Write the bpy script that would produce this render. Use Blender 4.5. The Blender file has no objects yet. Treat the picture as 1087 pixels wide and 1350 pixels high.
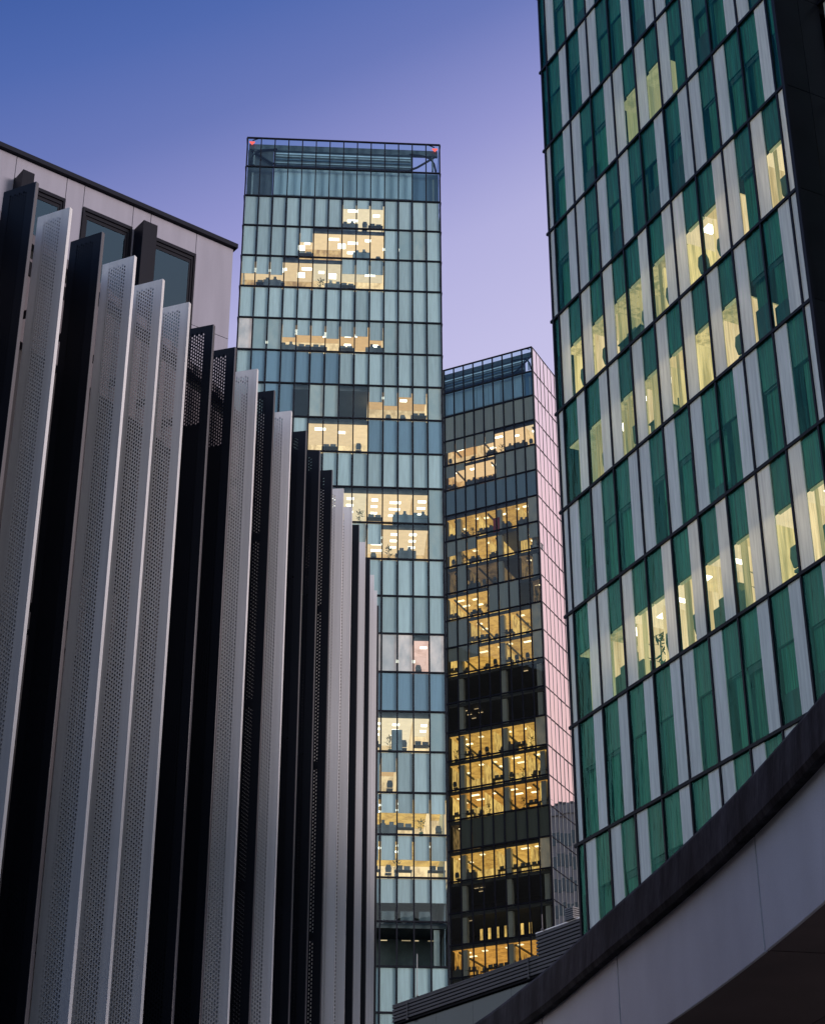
import bpy, math, random
from mathutils import Vector, Matrix

scene = bpy.context.scene
COL = scene.collection
R = math.radians

# ------------------------------------------------------------------ camera
cam_d = bpy.data.cameras.new('camera')
cam = bpy.data.objects.new('camera', cam_d)
COL.objects.link(cam)
cam_d.sensor_fit = 'VERTICAL'
cam_d.sensor_height = 24.0
cam_d.lens = 24.0 * 2446.6 / 1350.0
cam_d.clip_start = 0.1
cam_d.clip_end = 4000
th, ro = R(28.82), R(0.1183)
fwd = Vector((0, math.cos(th), math.sin(th)))
up0 = Vector((0, -math.sin(th), math.cos(th)))
rt0 = Vector((1, 0, 0))
rt = rt0 * math.cos(ro) - up0 * -math.sin(ro) * -1
# camera axes: X = cr*x - sr*yc , Y = sr*x + cr*yc
rt = rt0 * math.cos(ro) - up0 * math.sin(ro)
up = rt0 * math.sin(ro) + up0 * math.cos(ro)
cam.matrix_world = Matrix(((rt.x, up.x, -fwd.x, 0), (rt.y, up.y, -fwd.y, 0), (rt.z, up.z, -fwd.z, 0), (0, 0, 0, 1)))
scene.camera = cam

# ------------------------------------------------------------------ render settings
scene.render.engine = 'CYCLES'
scene.view_settings.view_transform = 'Standard'
scene.view_settings.look = 'None'
scene.view_settings.exposure = 0.0
scene.view_settings.gamma = 1.0
scene.view_settings.use_curve_mapping = False
cy = scene.cycles
cy.max_bounces = 7
cy.diffuse_bounces = 2
cy.glossy_bounces = 3
cy.transmission_bounces = 4
cy.transparent_max_bounces = 24
cy.sample_clamp_indirect = 2.0
cy.caustics_reflective = False
cy.caustics_refractive = False
cy.use_denoising = True
try:
    cy.denoiser = 'OPENIMAGEDENOISE'
except Exception:
    pass
scene.render.film_transparent = False


def lin(r, g, b, a=1.0):
    f = lambda c: (c / 255.0) / 12.92 if c / 255.0 <= 0.04045 else ((c / 255.0 + 0.055) / 1.055) ** 2.4
    return (f(r), f(g), f(b), a)


# ------------------------------------------------------------------ dusk sky
SUN_AZ, SUN_EL = 78.0, 4.0
world = bpy.data.worlds.new('World')
scene.world = world
world.use_nodes = True
nt = world.node_tree
nt.nodes.clear()
N = nt.nodes.new
out = N('ShaderNodeOutputWorld')
bg = N('ShaderNodeBackground')
bg2 = N('ShaderNodeBackground')
add = N('ShaderNodeAddShader')
sky = N('ShaderNodeTexSky')
sky.sky_type = 'NISHITA'
sky.sun_disc = False
sky.sun_elevation = R(1.0)
sky.sun_rotation = R(SUN_AZ)
sky.air_density = 1.0
sky.dust_density = 0.6
sky.ozone_density = 6.0
nt.links.new(sky.outputs[0], bg2.inputs['Color'])
bg2.inputs['Strength'].default_value = 0.05
tc = N('ShaderNodeTexCoord')
sep = N('ShaderNodeSeparateXYZ')
nt.links.new(tc.outputs['Generated'], sep.inputs[0])


def wm(op, a, b=None):
    n = N('ShaderNodeMath')
    n.operation = op
    for i, v in enumerate((a, b)):
        if v is None:
            continue
        if isinstance(v, (int, float)):
            n.inputs[i].default_value = v
        else:
            nt.links.new(v, n.inputs[i])
    return n.outputs[0]


el = wm('MULTIPLY', wm('ARCSINE', sep.outputs['Z']), 57.29578)
e1 = wm('SUBTRACT', el, wm('MULTIPLY', wm('MAXIMUM', sep.outputs['X'], -0.32), 24.0))
back = wm('MULTIPLY', wm('SUBTRACT', 0.7, sep.outputs['Y']), 2.0)
back = wm('MAXIMUM', back, 0.0)
e2 = wm('ADD', e1, back)
fac = wm('DIVIDE', wm('ADD', e2, 30.0), 120.0)
ramp = N('ShaderNodeValToRGB')
nt.links.new(fac, ramp.inputs[0])
stops = [(-30, (120, 100, 105)), (-6, (196, 160, 160)), (4, (238, 196, 190)), (14, (240, 204, 212)), (25, (215, 205, 234)),
         (32.6, (198, 194, 231)), (36.5, (181, 179, 223)), (39.5, (150, 152, 208)), (43, (108, 122, 185)), (46, (82, 106, 174)),
         (50, (52, 86, 156)), (60, (46, 78, 148)), (88, (40, 68, 134))]
cr = ramp.color_ramp
cr.interpolation = 'B_SPLINE' if False else 'LINEAR'
while len(cr.elements) < len(stops):
    cr.elements.new(0.5)
for s, (e, c) in zip(cr.elements, sorted(stops)):
    s.position = (e + 30.0) / 120.0
for s, (e, c) in zip(cr.elements, sorted(stops)):
    s.color = lin(*c)
away = N('ShaderNodeMapRange')      # sky outside the view, brightened and greened as added fill light
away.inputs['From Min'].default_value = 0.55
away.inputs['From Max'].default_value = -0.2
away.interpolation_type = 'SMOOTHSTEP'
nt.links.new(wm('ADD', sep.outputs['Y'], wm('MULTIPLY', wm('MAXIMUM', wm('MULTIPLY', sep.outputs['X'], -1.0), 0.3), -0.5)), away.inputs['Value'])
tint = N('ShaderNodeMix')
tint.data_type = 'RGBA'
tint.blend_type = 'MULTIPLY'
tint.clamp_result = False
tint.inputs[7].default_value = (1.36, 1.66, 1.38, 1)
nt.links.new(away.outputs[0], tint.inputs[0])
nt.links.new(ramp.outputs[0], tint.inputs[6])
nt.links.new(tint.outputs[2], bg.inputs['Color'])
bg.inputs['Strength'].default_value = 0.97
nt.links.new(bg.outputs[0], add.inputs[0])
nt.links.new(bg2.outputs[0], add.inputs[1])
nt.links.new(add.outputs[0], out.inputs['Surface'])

# afterglow of the sun that has just set off to the right
sl = bpy.data.lights.new('afterglow_sun', 'SUN')
sl.energy = 2.6
sl.angle = R(20)
sl.color = (1.0, 0.83, 0.84)
so = bpy.data.objects.new('afterglow_sun', sl)
COL.objects.link(so)
saz = R(118.0)
sd = Vector((math.sin(saz) * math.cos(R(8)), math.cos(saz) * math.cos(R(8)), math.sin(R(8))))
so.rotation_euler = (sd).to_track_quat('Z', 'Y').to_euler()

# ------------------------------------------------------------------ materials
MATS = {}


def new_mat(name):
    m = bpy.data.materials.new(name)
    m.use_nodes = True
    m.node_tree.nodes.clear()
    MATS[name] = m
    return m, m.node_tree


def _lk(t, a, b):
    t.links.new(a, b)


def noise(t, scale, stretch=(1, 1, 1), detail=3, coord='Object', rough=0.55):
    c = t.nodes.new('ShaderNodeTexCoord')
    mp = t.nodes.new('ShaderNodeMapping')
    mp.inputs['Scale'].default_value = stretch
    oi = t.nodes.new('ShaderNodeObjectInfo')
    cx = t.nodes.new('ShaderNodeCombineXYZ')
    mu = t.nodes.new('ShaderNodeMath')
    mu.operation = 'MULTIPLY'
    mu.inputs[1].default_value = 57.0
    _lk(t, oi.outputs['Random'], mu.inputs[0])
    for i in range(3):
        _lk(t, mu.outputs[0], cx.inputs[i])
    _lk(t, c.outputs[coord], mp.inputs['Vector'])
    _lk(t, cx.outputs[0], mp.inputs['Location'])
    n = t.nodes.new('ShaderNodeTexNoise')
    n.inputs['Scale'].default_value = scale
    n.inputs['Detail'].default_value = detail
    n.inputs['Roughness'].default_value = rough
    _lk(t, mp.outputs[0], n.inputs['Vector'])
    return n.outputs['Fac']


def rng(t, src, lo, hi, a=0.0, b=1.0):
    m = t.nodes.new('ShaderNodeMapRange')
    m.inputs['From Min'].default_value = a
    m.inputs['From Max'].default_value = b
    m.inputs['To Min'].default_value = lo
    m.inputs['To Max'].default_value = hi
    _lk(t, src, m.inputs['Value'])
    return m.outputs[0]


def objrand(t):
    return t.nodes.new('ShaderNodeObjectInfo').outputs['Random']


def mulcol(t, col, *facs):
    v = t.nodes.new('ShaderNodeRGB')
    v.outputs[0].default_value = (*col[:3], 1)
    cur = v.outputs[0]
    for f in facs:
        m = t.nodes.new('ShaderNodeVectorMath')
        m.operation = 'SCALE'
        _lk(t, cur, m.inputs[0])
        if isinstance(f, (int, float)):
            m.inputs['Scale'].default_value = f
        else:
            _lk(t, f, m.inputs['Scale'])
        cur = m.outputs[0]
    return cur


def mixcol(t, f, a, b):
    m = t.nodes.new('ShaderNodeMix')
    m.data_type = 'RGBA'
    _lk(t, f, m.inputs[0])
    for i, c in ((6, a), (7, b)):
        if isinstance(c, tuple):
            m.inputs[i].default_value = (*c[:3], 1)
        else:
            _lk(t, c, m.inputs[i])
    return m.outputs[2]


def solid(name, col, rough=0.5, metal=0.0, var=0.12, nscale=1.2, stretch=(1, 1, 1), rand=0.0, bump=0.0, bscale=20, spec=0.5, grain=0.0):
    m, t = new_mat(name)
    p = t.nodes.new('ShaderNodeBsdfPrincipled')
    o = t.nodes.new('ShaderNodeOutputMaterial')
    _lk(t, p.outputs[0], o.inputs[0])
    f = [rng(t, noise(t, nscale, stretch), 1 - var, 1 + var, 0.25, 0.75)]
    if rand:
        f.append(rng(t, objrand(t), 1 - rand, 1 + rand))
    if grain:
        f.append(rng(t, noise(t, 60, (1, 1, 1), 2), 1 - grain, 1 + grain, 0.3, 0.7))
    _lk(t, mulcol(t, col, *f), p.inputs['Base Color'])
    p.inputs['Roughness'].default_value = rough
    p.inputs['Metallic'].default_value = metal
    p.inputs['Specular IOR Level'].default_value = spec
    if bump:
        b = t.nodes.new('ShaderNodeBump')
        b.inputs['Strength'].default_value = bump
        b.inputs['Distance'].default_value = 0.02
        _lk(t, noise(t, bscale, stretch, 4), b.inputs['Height'])
        _lk(t, b.outputs[0], p.inputs['Normal'])
    return m


def glass(name, tint, ior=1.9, rough=0.0, refl=(1, 1, 1), bump=0.12, bscale=0.6, stretch=(1.2, 1.2, 0.5), extra=0.0, refl_streak=0.0, streak_col=(0.3, 0.35, 0.35)):
    m, t = new_mat(name)
    o = t.nodes.new('ShaderNodeOutputMaterial')
    tr = t.nodes.new('ShaderNodeBsdfTransparent')
    gl = t.nodes.new('ShaderNodeBsdfGlossy')
    mx = t.nodes.new('ShaderNodeMixShader')
    fr = t.nodes.new('ShaderNodeFresnel')
    tr.inputs[0].default_value = (*tint, 1)
    gl.inputs[0].default_value = (*refl, 1)
    gl.inputs['Roughness'].default_value = rough
    fr.inputs['IOR'].default_value = ior
    b = t.nodes.new('ShaderNodeBump')
    b.inputs['Strength'].default_value = bump
    b.inputs['Distance'].default_value = 0.05
    _lk(t, noise(t, bscale, stretch, 2), b.inputs['Height'])
    _lk(t, b.outputs[0], gl.inputs['Normal'])
    gm = t.nodes.new('ShaderNodeNewGeometry')
    fmul = t.nodes.new('ShaderNodeMath')
    fmul.operation = 'MULTIPLY'
    inv = rng(t, gm.outputs['Backfacing'], 1.0, 0.0)
    _lk(t, fr.outputs[0], fmul.inputs[0])
    _lk(t, inv, fmul.inputs[1])
    f = fmul.outputs[0]
    if extra:
        a = t.nodes.new('ShaderNodeMath')
        a.operation = 'ADD'
        a.use_clamp = True
        a.inputs[1].default_value = extra
        _lk(t, f, a.inputs[0])
        a2 = t.nodes.new('ShaderNodeMath')
        a2.operation = 'MULTIPLY'
        _lk(t, a.outputs[0], a2.inputs[0])
        _lk(t, inv, a2.inputs[1])
        f = a2.outputs[0]
    body = tr.outputs[0]
    if refl_streak:
        d = t.nodes.new('ShaderNodeBsdfDiffuse')
        d.inputs[0].default_value = (*streak_col, 1)
        m2 = t.nodes.new('ShaderNodeMixShader')
        _lk(t, rng(t, noise(t, 2.2, (5, 5, 0.22), 4, rough=0.65), 0.0, refl_streak * 2.6, 0.42, 0.72), m2.inputs[0])  # streaks painted into the glass for reflections of the sky
        _lk(t, tr.outputs[0], m2.inputs[1])
        _lk(t, d.outputs[0], m2.inputs[2])
        body = m2.outputs[0]
    _lk(t, f, mx.inputs[0])
    _lk(t, body, mx.inputs[1])
    _lk(t, gl.outputs[0], mx.inputs[2])
    _lk(t, mx.outputs[0], o.inputs[0])
    return m


def glow(name, col, strength, var=0.25, rand=0.2, nscale=0.6, stretch=(1, 1, 1), cloth=None, dark=None):
    """emissive surface"""
    m, t = new_mat(name)
    o = t.nodes.new('ShaderNodeOutputMaterial')
    e = t.nodes.new('ShaderNodeEmission')
    n = rng(t, noise(t, nscale, stretch, 4), 1 - var, 1 + var, 0.3, 0.7)
    if dark is None:
        _lk(t, mulcol(t, col, n, rng(t, objrand(t), 1 - rand, 1 + rand)), e.inputs[0])
    else:
        f = rng(t, noise(t, nscale, stretch, 4, rough=0.65), 0, 1, 0.38, 0.58)
        c = mixcol(t, f, dark, tuple(col[:3]))
        s = t.nodes.new('ShaderNodeVectorMath')
        s.operation = 'SCALE'
        _lk(t, c, s.inputs[0])
        _lk(t, rng(t, objrand(t), 1 - rand, 1 + rand), s.inputs['Scale'])
        _lk(t, s.outputs[0], e.inputs[0])
    e.inputs[1].default_value = strength
    if cloth:
        d = t.nodes.new('ShaderNodeBsdfDiffuse')
        d.inputs[0].default_value = (*cloth, 1)
        ad = t.nodes.new('ShaderNodeAddShader')
        _lk(t, e.outputs[0], ad.inputs[0])
        _lk(t, d.outputs[0], ad.inputs[1])
        _lk(t, ad.outputs[0], o.inputs[0])
    else:
        _lk(t, e.outputs[0], o.inputs[0])
    m.cycles.emission_sampling = 'NONE'
    return m


M = MATS
# towers
solid('mullion_dark', (0.009, 0.011, 0.018), 0.5, 0.0, 0.2, spec=0.15)
solid('mullion_navy', (0.006, 0.007, 0.016), 0.45, 0.0, 0.2, spec=0.15)
solid('transom_dark', (0.007, 0.009, 0.015), 0.5, 0.0, 0.2, spec=0.15)
glass('glass_teal', (0.93, 0.99, 0.985), 1.6, 0.0, (0.75, 0.93, 1.0), 0.10)
glass('glass_smoke', (0.90, 0.91, 0.86), 1.5, 0.0, (0.75, 0.85, 0.85), 0.08)
glass('glass_side', (0.5, 0.5, 0.5), 2.4, 0.0, (1.0, 0.97, 0.98), 0.04, extra=0.78)
glass('glass_crown', (0.82, 0.92, 0.95), 1.5, 0.0, (0.8, 0.95, 1.0), 0.05)
glass('glass_green', (0.97, 0.98, 0.93), 1.42, 0.03, (0.26, 0.72, 0.52), 0.75, 1.6, (2.2, 2.2, 0.35), refl_streak=0.07, streak_col=(0.04, 0.38, 0.32))
glass('glass_window', (0.25, 0.32, 0.38), 1.7, 0.0, (0.5, 0.75, 1.0), 0.05, extra=0.02)
solid('blind_teal', (0.45, 0.535, 0.55), 0.8, 0, 0.14, 1.2, (5, 1, 0.35), rand=0.20)
solid('blind_blue', (0.17, 0.27, 0.36), 0.8, 0, 0.12, 1.5, (6, 1, 0.25), rand=0.18)
solid('blind_grey', (0.34, 0.39, 0.38), 0.8, 0, 0.12, 1.5, (6, 1, 0.25), rand=0.15)
solid('blind_olive', (0.10, 0.125, 0.115), 0.8, 0, 0.12, 1.5, (6, 1, 0.25), rand=0.15)
solid('blind_navy', (0.03, 0.085, 0.13), 0.5, 0, 0.2, 0.6)
solid('blind_white', (0.60, 0.60, 0.60), 0.8, 0, 0.06, 1.5, (6, 1, 0.25), rand=0.05)
solid('slab_grey', (0.075, 0.09, 0.098), 0.7, 0, 0.15)
solid('interior_dark', (0.020, 0.024, 0.026), 0.8, 0, 0.3, spec=0.15)
solid('interior_grey', (0.11, 0.14, 0.15), 0.8, 0, 0.3)
solid('column_pale', (0.42, 0.46, 0.44), 0.7, 0, 0.08)
glow('blind_glow', (1.0, 0.72, 0.45), 0.07, 0.6, 0.6, 0.9, (2, 1, 1), cloth=(0.30, 0.40, 0.43))  # no lit room behind: the blind's own glow stands for it
glow('blind_pink', (1.0, 0.66, 0.56), 0.30, 0.4, 0.3, 0.9, (2, 1, 1), cloth=(0.3, 0.36, 0.4))  # pink room light put into the blind as glow
glow('ceiling_warm', (1.0, 0.66, 0.36), 0.98, 0.07, 0.12, 2.5)  # room ceilings and walls emit: lamplight is put into their colour
glow('wall_warm', (1.0, 0.68, 0.36), 1.15, 0.22, 0.16, 1.0, (1.6, 1, 1), dark=(0.62, 0.40, 0.20))
glow('ceiling_cool', (1.0, 0.75, 0.48), 0.95, 0.07, 0.12, 2.5)
glow('ceiling_amber', (1.0, 0.56, 0.24), 0.75, 0.08, 0.15, 2.5)
glow('wall_amber', (1.0, 0.60, 0.26), 0.9, 0.2, 0.2, 0.9, (2, 1, 1), dark=(0.5, 0.27, 0.12))
glow('wall_pink', (1.0, 0.60, 0.50), 0.95, 0.2, 0.1, 0.9, dark=(0.75, 0.42, 0.33))
glow('wall_dim', (0.62, 0.44, 0.28), 0.55, 0.25, 0.25, 1.0, (1.6, 1, 1), dark=(0.22, 0.20, 0.16))
glow('ceiling_gold', (1.0, 0.57, 0.14), 0.78, 0.3, 0.25, 1.2, dark=(0.62, 0.33, 0.08))
glow('wall_gold', (1.0, 0.66, 0.20), 0.95, 0.3, 0.2, 0.9, (3, 3, 1), dark=(0.42, 0.25, 0.08))
glow('ceiling_brown', (0.26, 0.16, 0.07), 0.5, 0.3, 0.4, 0.5, dark=(0.06, 0.04, 0.02))
glow('wall_brown', (0.42, 0.26, 0.10), 0.5, 0.3, 0.4, 0.9, (2, 2, 1), dark=(0.05, 0.04, 0.02))
glow('ceiling_orange', (1.0, 0.48, 0.10), 0.75, 0.3, 0.15, 1.2, dark=(0.60, 0.28, 0.06))
glow('wall_orange', (1.0, 0.50, 0.10), 0.65, 0.3, 0.15, 0.9, (2, 2, 1), dark=(0.22, 0.09, 0.02))
glow('ceiling_lime', (1.0, 0.76, 0.36), 0.80, 0.08, 0.15, 2.5)
glow('wall_lime', (1.0, 0.80, 0.36), 0.92, 0.2, 0.2, 0.9, (5, 5, 0.3), dark=(0.50, 0.42, 0.17))
glow('wall_cream', (1.0, 0.78, 0.44), 1.0, 0.2, 0.15, 0.9, (5, 5, 0.3), dark=(0.62, 0.46, 0.22))
glow('wall_olive', (0.80, 0.68, 0.32), 0.62, 0.2, 0.2, 0.9, (5, 5, 0.3), dark=(0.36, 0.36, 0.16))
glow('ceiling_cream', (1.0, 0.80, 0.48), 0.95, 0.06, 0.12, 2.5)
glow('wall_lime_dim', (0.55, 0.56, 0.30), 0.62, 0.2, 0.2, 0.8, (3, 3, 0.3), dark=(0.36, 0.40, 0.20))
glow('lamp_dim', (1.0, 0.72, 0.42), 0.55, 0.3, 0.3)
glow('lamp_white', (1.0, 0.92, 0.76), 4.0, 0.05, 0.15)
glow('lamp_warm', (1.0, 0.82, 0.52), 2.6, 0.05, 0.2)
glow('lamp_red', (1.0, 0.12, 0.08), 1.6, 0.05, 0.0)
glow('strip_dim', (0.45, 0.60, 0.75), 0.55, 0.3, 0.3)
solid('desk_dark', (0.10, 0.12, 0.13), 0.7, 0, 0.3)
solid('desk_green', (0.13, 0.21, 0.14), 0.7, 0, 0.3)
solid('cabinet_teal', (0.14, 0.20, 0.23), 0.7, 0, 0.2)
solid('cabinet_red', (0.35, 0.01, 0.01), 0.6, 0, 0.1)
solid('plant_leaf', (0.05, 0.12, 0.04), 0.6, 0, 0.3)
# green tower
solid('spandrel_green', (0.006, 0.135, 0.080), 0.55, 0, 0.85, 1.6, (11, 2, 0.35), rand=0.25, bump=0.2, bscale=8)  # strong streaks painted in for reflections in the wavy glass
solid('curtain_green', (0.014, 0.175, 0.098), 0.75, 0, 0.85, 1.9, (14, 3, 0.25), rand=0.30)  # streaks paint the shading of folds and glass reflections
solid('deep_green', (0.006, 0.045, 0.038), 0.7)
solid('dark_panel', (0.009, 0.011, 0.015), 0.4, 0.0, 0.3, 0.8, rand=0.15, spec=0.15)


def frosted():
    m, t = new_mat('frosted_glass')
    o = t.nodes.new('ShaderNodeOutputMaterial')
    d = t.nodes.new('ShaderNodeBsdfDiffuse')
    tl = t.nodes.new('ShaderNodeBsdfTranslucent')
    g = t.nodes.new('ShaderNodeBsdfGlossy')
    f = t.nodes.new('ShaderNodeFresnel')
    f.inputs[0].default_value = 1.33
    g.inputs['Roughness'].default_value = 0.16
    g.inputs[0].default_value = (0.8, 0.9, 1, 1)
    v = rng(t, noise(t, 1.4, (7, 7, 0.4)), 0.86, 1.14, 0.3, 0.7)
    r = rng(t, objrand(t), 0.93, 1.07)
    _lk(t, mulcol(t, (0.90, 0.99, 0.90), v, r), d.inputs[0])
    _lk(t, mulcol(t, (1.0, 0.97, 0.9), v, r), tl.inputs[0])
    m1 = t.nodes.new('ShaderNodeMixShader')
    m1.inputs[0].default_value = 0.36
    _lk(t, d.outputs[0], m1.inputs[1])
    _lk(t, tl.outputs[0], m1.inputs[2])
    m2 = t.nodes.new('ShaderNodeMixShader')
    _lk(t, f.outputs[0], m2.inputs[0])
    _lk(t, m1.outputs[0], m2.inputs[1])
    _lk(t, g.outputs[0], m2.inputs[2])
    gm = t.nodes.new('ShaderNodeNewGeometry')      # the sheet is one scattering layer, its second face is passed through
    tp = t.nodes.new('ShaderNodeBsdfTransparent')
    m3 = t.nodes.new('ShaderNodeMixShader')
    _lk(t, gm.outputs['Backfacing'], m3.inputs[0])
    _lk(t, m2.outputs[0], m3.inputs[1])
    _lk(t, tp.outputs[0], m3.inputs[2])
    _lk(t, m3.outputs[0], o.inputs[0])


frosted()
# left side and the rest
solid('fin_light', (0.66, 0.68, 0.68), 0.42, 0.0, 0.13, 1.3, (9, 9, 0.16), rand=0.06, grain=0.03)
solid('fin_dark', (0.006, 0.008, 0.013), 0.45, 0.0, 0.15, 0.8, (2, 2, 0.3), spec=0.15)
solid('fin_dark_edge', (0.10, 0.10, 0.11), 0.35, 0.2, 0.1)
solid('facade_mauve', (0.13, 0.12, 0.135), 0.7, 0, 0.10, 0.5)
solid('facade_dark', (0.02, 0.02, 0.024), 0.7, 0, 0.3, 0.6)  # near-black tone of the bands behind the fins
solid('facade_beige', (0.265, 0.27, 0.325), 0.65, 0, 0.12, 0.9, (3, 3, 0.35), rand=0.03, grain=0.03)
solid('joint_dark', (0.10, 0.09, 0.09), 0.9)
solid('coping_dark', (0.005, 0.007, 0.016), 0.5, 0.0, 0.15, spec=0.15)
solid('frame_dark', (0.004, 0.005, 0.011), 0.5, 0.0, 0.15, spec=0.15)
solid('ribbed_dark', (0.052, 0.054, 0.066), 0.5, 0.3, 0.2, 0.5, rand=0.15)
solid('ribbed_groove', (0.010, 0.011, 0.015), 0.8, spec=0.15)
solid('petrol_glass', (0.020, 0.042, 0.055), 0.25, 0.2, 0.2, 0.3)
solid('metal_light', (0.55, 0.55, 0.58), 0.35, 0.6, 0.1)
solid('fascia_grey', (0.84, 0.85, 0.84), 0.42, 0, 0.10, 0.8, (1, 1, 0.5), grain=0.06, spec=0.9)
solid('soffit_brown', (0.17, 0.125, 0.11), 0.6, 0, 0.25, 0.4)
solid('asphalt', (0.05, 0.05, 0.052), 0.85, 0, 0.25, 0.4, grain=0.2)
solid('paving', (0.20, 0.19, 0.19), 0.8, 0, 0.2, 0.5, grain=0.1)
solid('city_dark', (0.06, 0.065, 0.07), 0.7, 0, 0.3, 0.2)
solid('city_pale', (0.20, 0.21, 0.22), 0.7, 0, 0.2, 0.2)


def rim_mat():
    m, t = new_mat('rim_weathered')
    p = t.nodes.new('ShaderNodeBsdfPrincipled')
    o = t.nodes.new('ShaderNodeOutputMaterial')
    _lk(t, p.outputs[0], o.inputs[0])
    a = noise(t, 1.6, (1.0, 1.0, 0.28), 6, rough=0.68)
    b = noise(t, 9.0, (1, 1, 0.5), 4)
    f = rng(t, a, 0, 1, 0.42, 0.64)
    c = mixcol(t, f, (0.004, 0.004, 0.005), (0.062, 0.058, 0.062))
    s = t.nodes.new('ShaderNodeVectorMath')
    s.operation = 'SCALE'
    _lk(t, c, s.inputs[0])
    _lk(t, rng(t, b, 0.7, 1.3, 0.3, 0.7), s.inputs['Scale'])
    _lk(t, s.outputs[0], p.inputs['Base Color'])
    p.inputs['Roughness'].default_value = 0.7
    p.inputs['Specular IOR Level'].default_value = 0.2
    bm = t.nodes.new('ShaderNodeBump')
    bm.inputs['Strength'].default_value = 0.6
    bm.inputs['Distance'].default_value = 0.05
    _lk(t, a, bm.inputs['Height'])
    _lk(t, bm.outputs[0], p.inputs['Normal'])


rim_mat()

# ------------------------------------------------------------------ geometry helpers
CACHE = {}


def raw_mesh(name, verts, faces, mat=None, smooth=False):
    me = bpy.data.meshes.new(name)
    me.from_pydata(verts, [], faces)
    me.update()
    if mat:
        me.materials.append(M[mat])
    if smooth:
        for p in me.polygons:
            p.use_smooth = True
    return me


BF = [(0, 3, 2, 1), (4, 5, 6, 7), (0, 1, 5, 4), (1, 2, 6, 5), (2, 3, 7, 6), (3, 0, 4, 7)]


def box_geo(b, verts, faces):
    x0, x1, y0, y1, z0, z1 = b
    n = len(verts)
    verts += [(x0, y0, z0), (x1, y0, z0), (x1, y1, z0), (x0, y1, z0), (x0, y0, z1), (x1, y0, z1), (x1, y1, z1), (x0, y1, z1)]
    faces += [tuple(n + i for i in f) for f in BF]


def link(name, me, parent=None, loc=(0, 0, 0), rz=0.0):
    o = bpy.data.objects.new(name, me)
    COL.objects.link(o)
    if parent is not None:
        o.parent = parent
    o.location = loc
    if rz:
        o.rotation_euler = (0, 0, rz)
    return o


def box(name, mat, b, parent=None):
    """box part; b = x0,x1,y0,y1,z0,z1 in the parent's frame; alike boxes share mesh data"""
    x0, x1, y0, y1, z0, z1 = b
    key = (name, mat, round(x1 - x0, 4), round(y1 - y0, 4), round(z1 - z0, 4))
    me = CACHE.get(key)
    if me is None:
        v, f = [], []
        hx, hy, hz = (x1 - x0) / 2, (y1 - y0) / 2, (z1 - z0) / 2
        box_geo((-hx, hx, -hy, hy, -hz, hz), v, f)
        me = raw_mesh(name, v, f, mat)
        CACHE[key] = me
    return link(name, me, parent, ((x0 + x1) / 2, (y0 + y1) / 2, (z0 + z1) / 2))


def boxes(name, mat, bl, parent=None, kind=None):
    v, f = [], []
    for b in bl:
        box_geo(b, v, f)
    o = link(name, raw_mesh(name, v, f, mat), parent)
    if kind:
        o['kind'] = kind
    return o


def tube_geo(pts, r, verts, faces, seg=8):
    n0 = len(verts)
    for i, p in enumerate(pts):
        p = Vector(p)
        a = Vector(pts[max(i - 1, 0)])
        b = Vector(pts[min(i + 1, len(pts) - 1)])
        d = (b - a).normalized()
        q = d.to_track_quat('Z', 'Y')
        for k in range(seg):
            an = 2 * math.pi * k / seg
            verts.append(tuple(p + q @ Vector((r * math.cos(an), r * math.sin(an), 0))))
    for i in range(len(pts) - 1):
        for k in range(seg):
            a = n0 + i * seg + k
            b = n0 + i * seg + (k + 1) % seg
            faces.append((a, b, b + seg, a + seg))
    faces.append(tuple(n0 + k for k in reversed(range(seg))))
    faces.append(tuple(n0 + (len(pts) - 1) * seg + k for k in range(seg)))


def tube(name, mat, pts, r, parent=None, seg=8):
    v, f = [], []
    tube_geo(pts, r, v, f, seg)
    return link(name, raw_mesh(name, v, f, mat), parent)


def root(name, label, cat, loc, az, group=None):
    """thing = Empty whose local x runs along azimuth az (0 = away from the camera), local y goes into the building"""
    o = bpy.data.objects.new(name, None)
    o.empty_display_size = 0.5
    COL.objects.link(o)
    o.location = loc
    o.rotation_euler = (0, 0, R(90 - az))
    o['label'] = label
    o['category'] = cat
    if group:
        o['group'] = group
    return o


def tag(o, label, cat, group=None):
    o['label'] = label
    o['category'] = cat
    if group:
        o['group'] = group
    return o


def world_of(loc, az, p):
    a = R(90 - az)
    x, y, z = p
    return (loc[0] + x * math.cos(a) - y * math.sin(a), loc[1] + x * math.sin(a) + y * math.cos(a), loc[2] + z)


ORD = ['first', 'second', 'third', 'fourth', 'fifth', 'sixth', 'seventh', 'eighth', 'ninth', 'tenth', 'eleventh', 'twelfth', 'thirteenth',
       'fourteenth', 'fifteenth', 'sixteenth', 'seventeenth', 'eighteenth', 'nineteenth', 'twentieth', 'twenty-first', 'twenty-second',
       'twenty-third', 'twenty-fourth', 'twenty-fifth', 'twenty-sixth']
GROUND = -1.6

# ------------------------------------------------------------------ ground
g = boxes('ground', 'asphalt', [(-1500, 1500, -1500, 1500, GROUND - 0.5, GROUND)])
g['kind'] = 'structure'
g = boxes('pavement', 'paving', [(-14, 14, -10, 42, GROUND + 0.002, GROUND + 0.12)])
g['kind'] = 'structure'

PITCH = 3.472
PW = 1.316

# ------------------------------------------------------------------ furniture seen through windows
DESKS = {}


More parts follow.
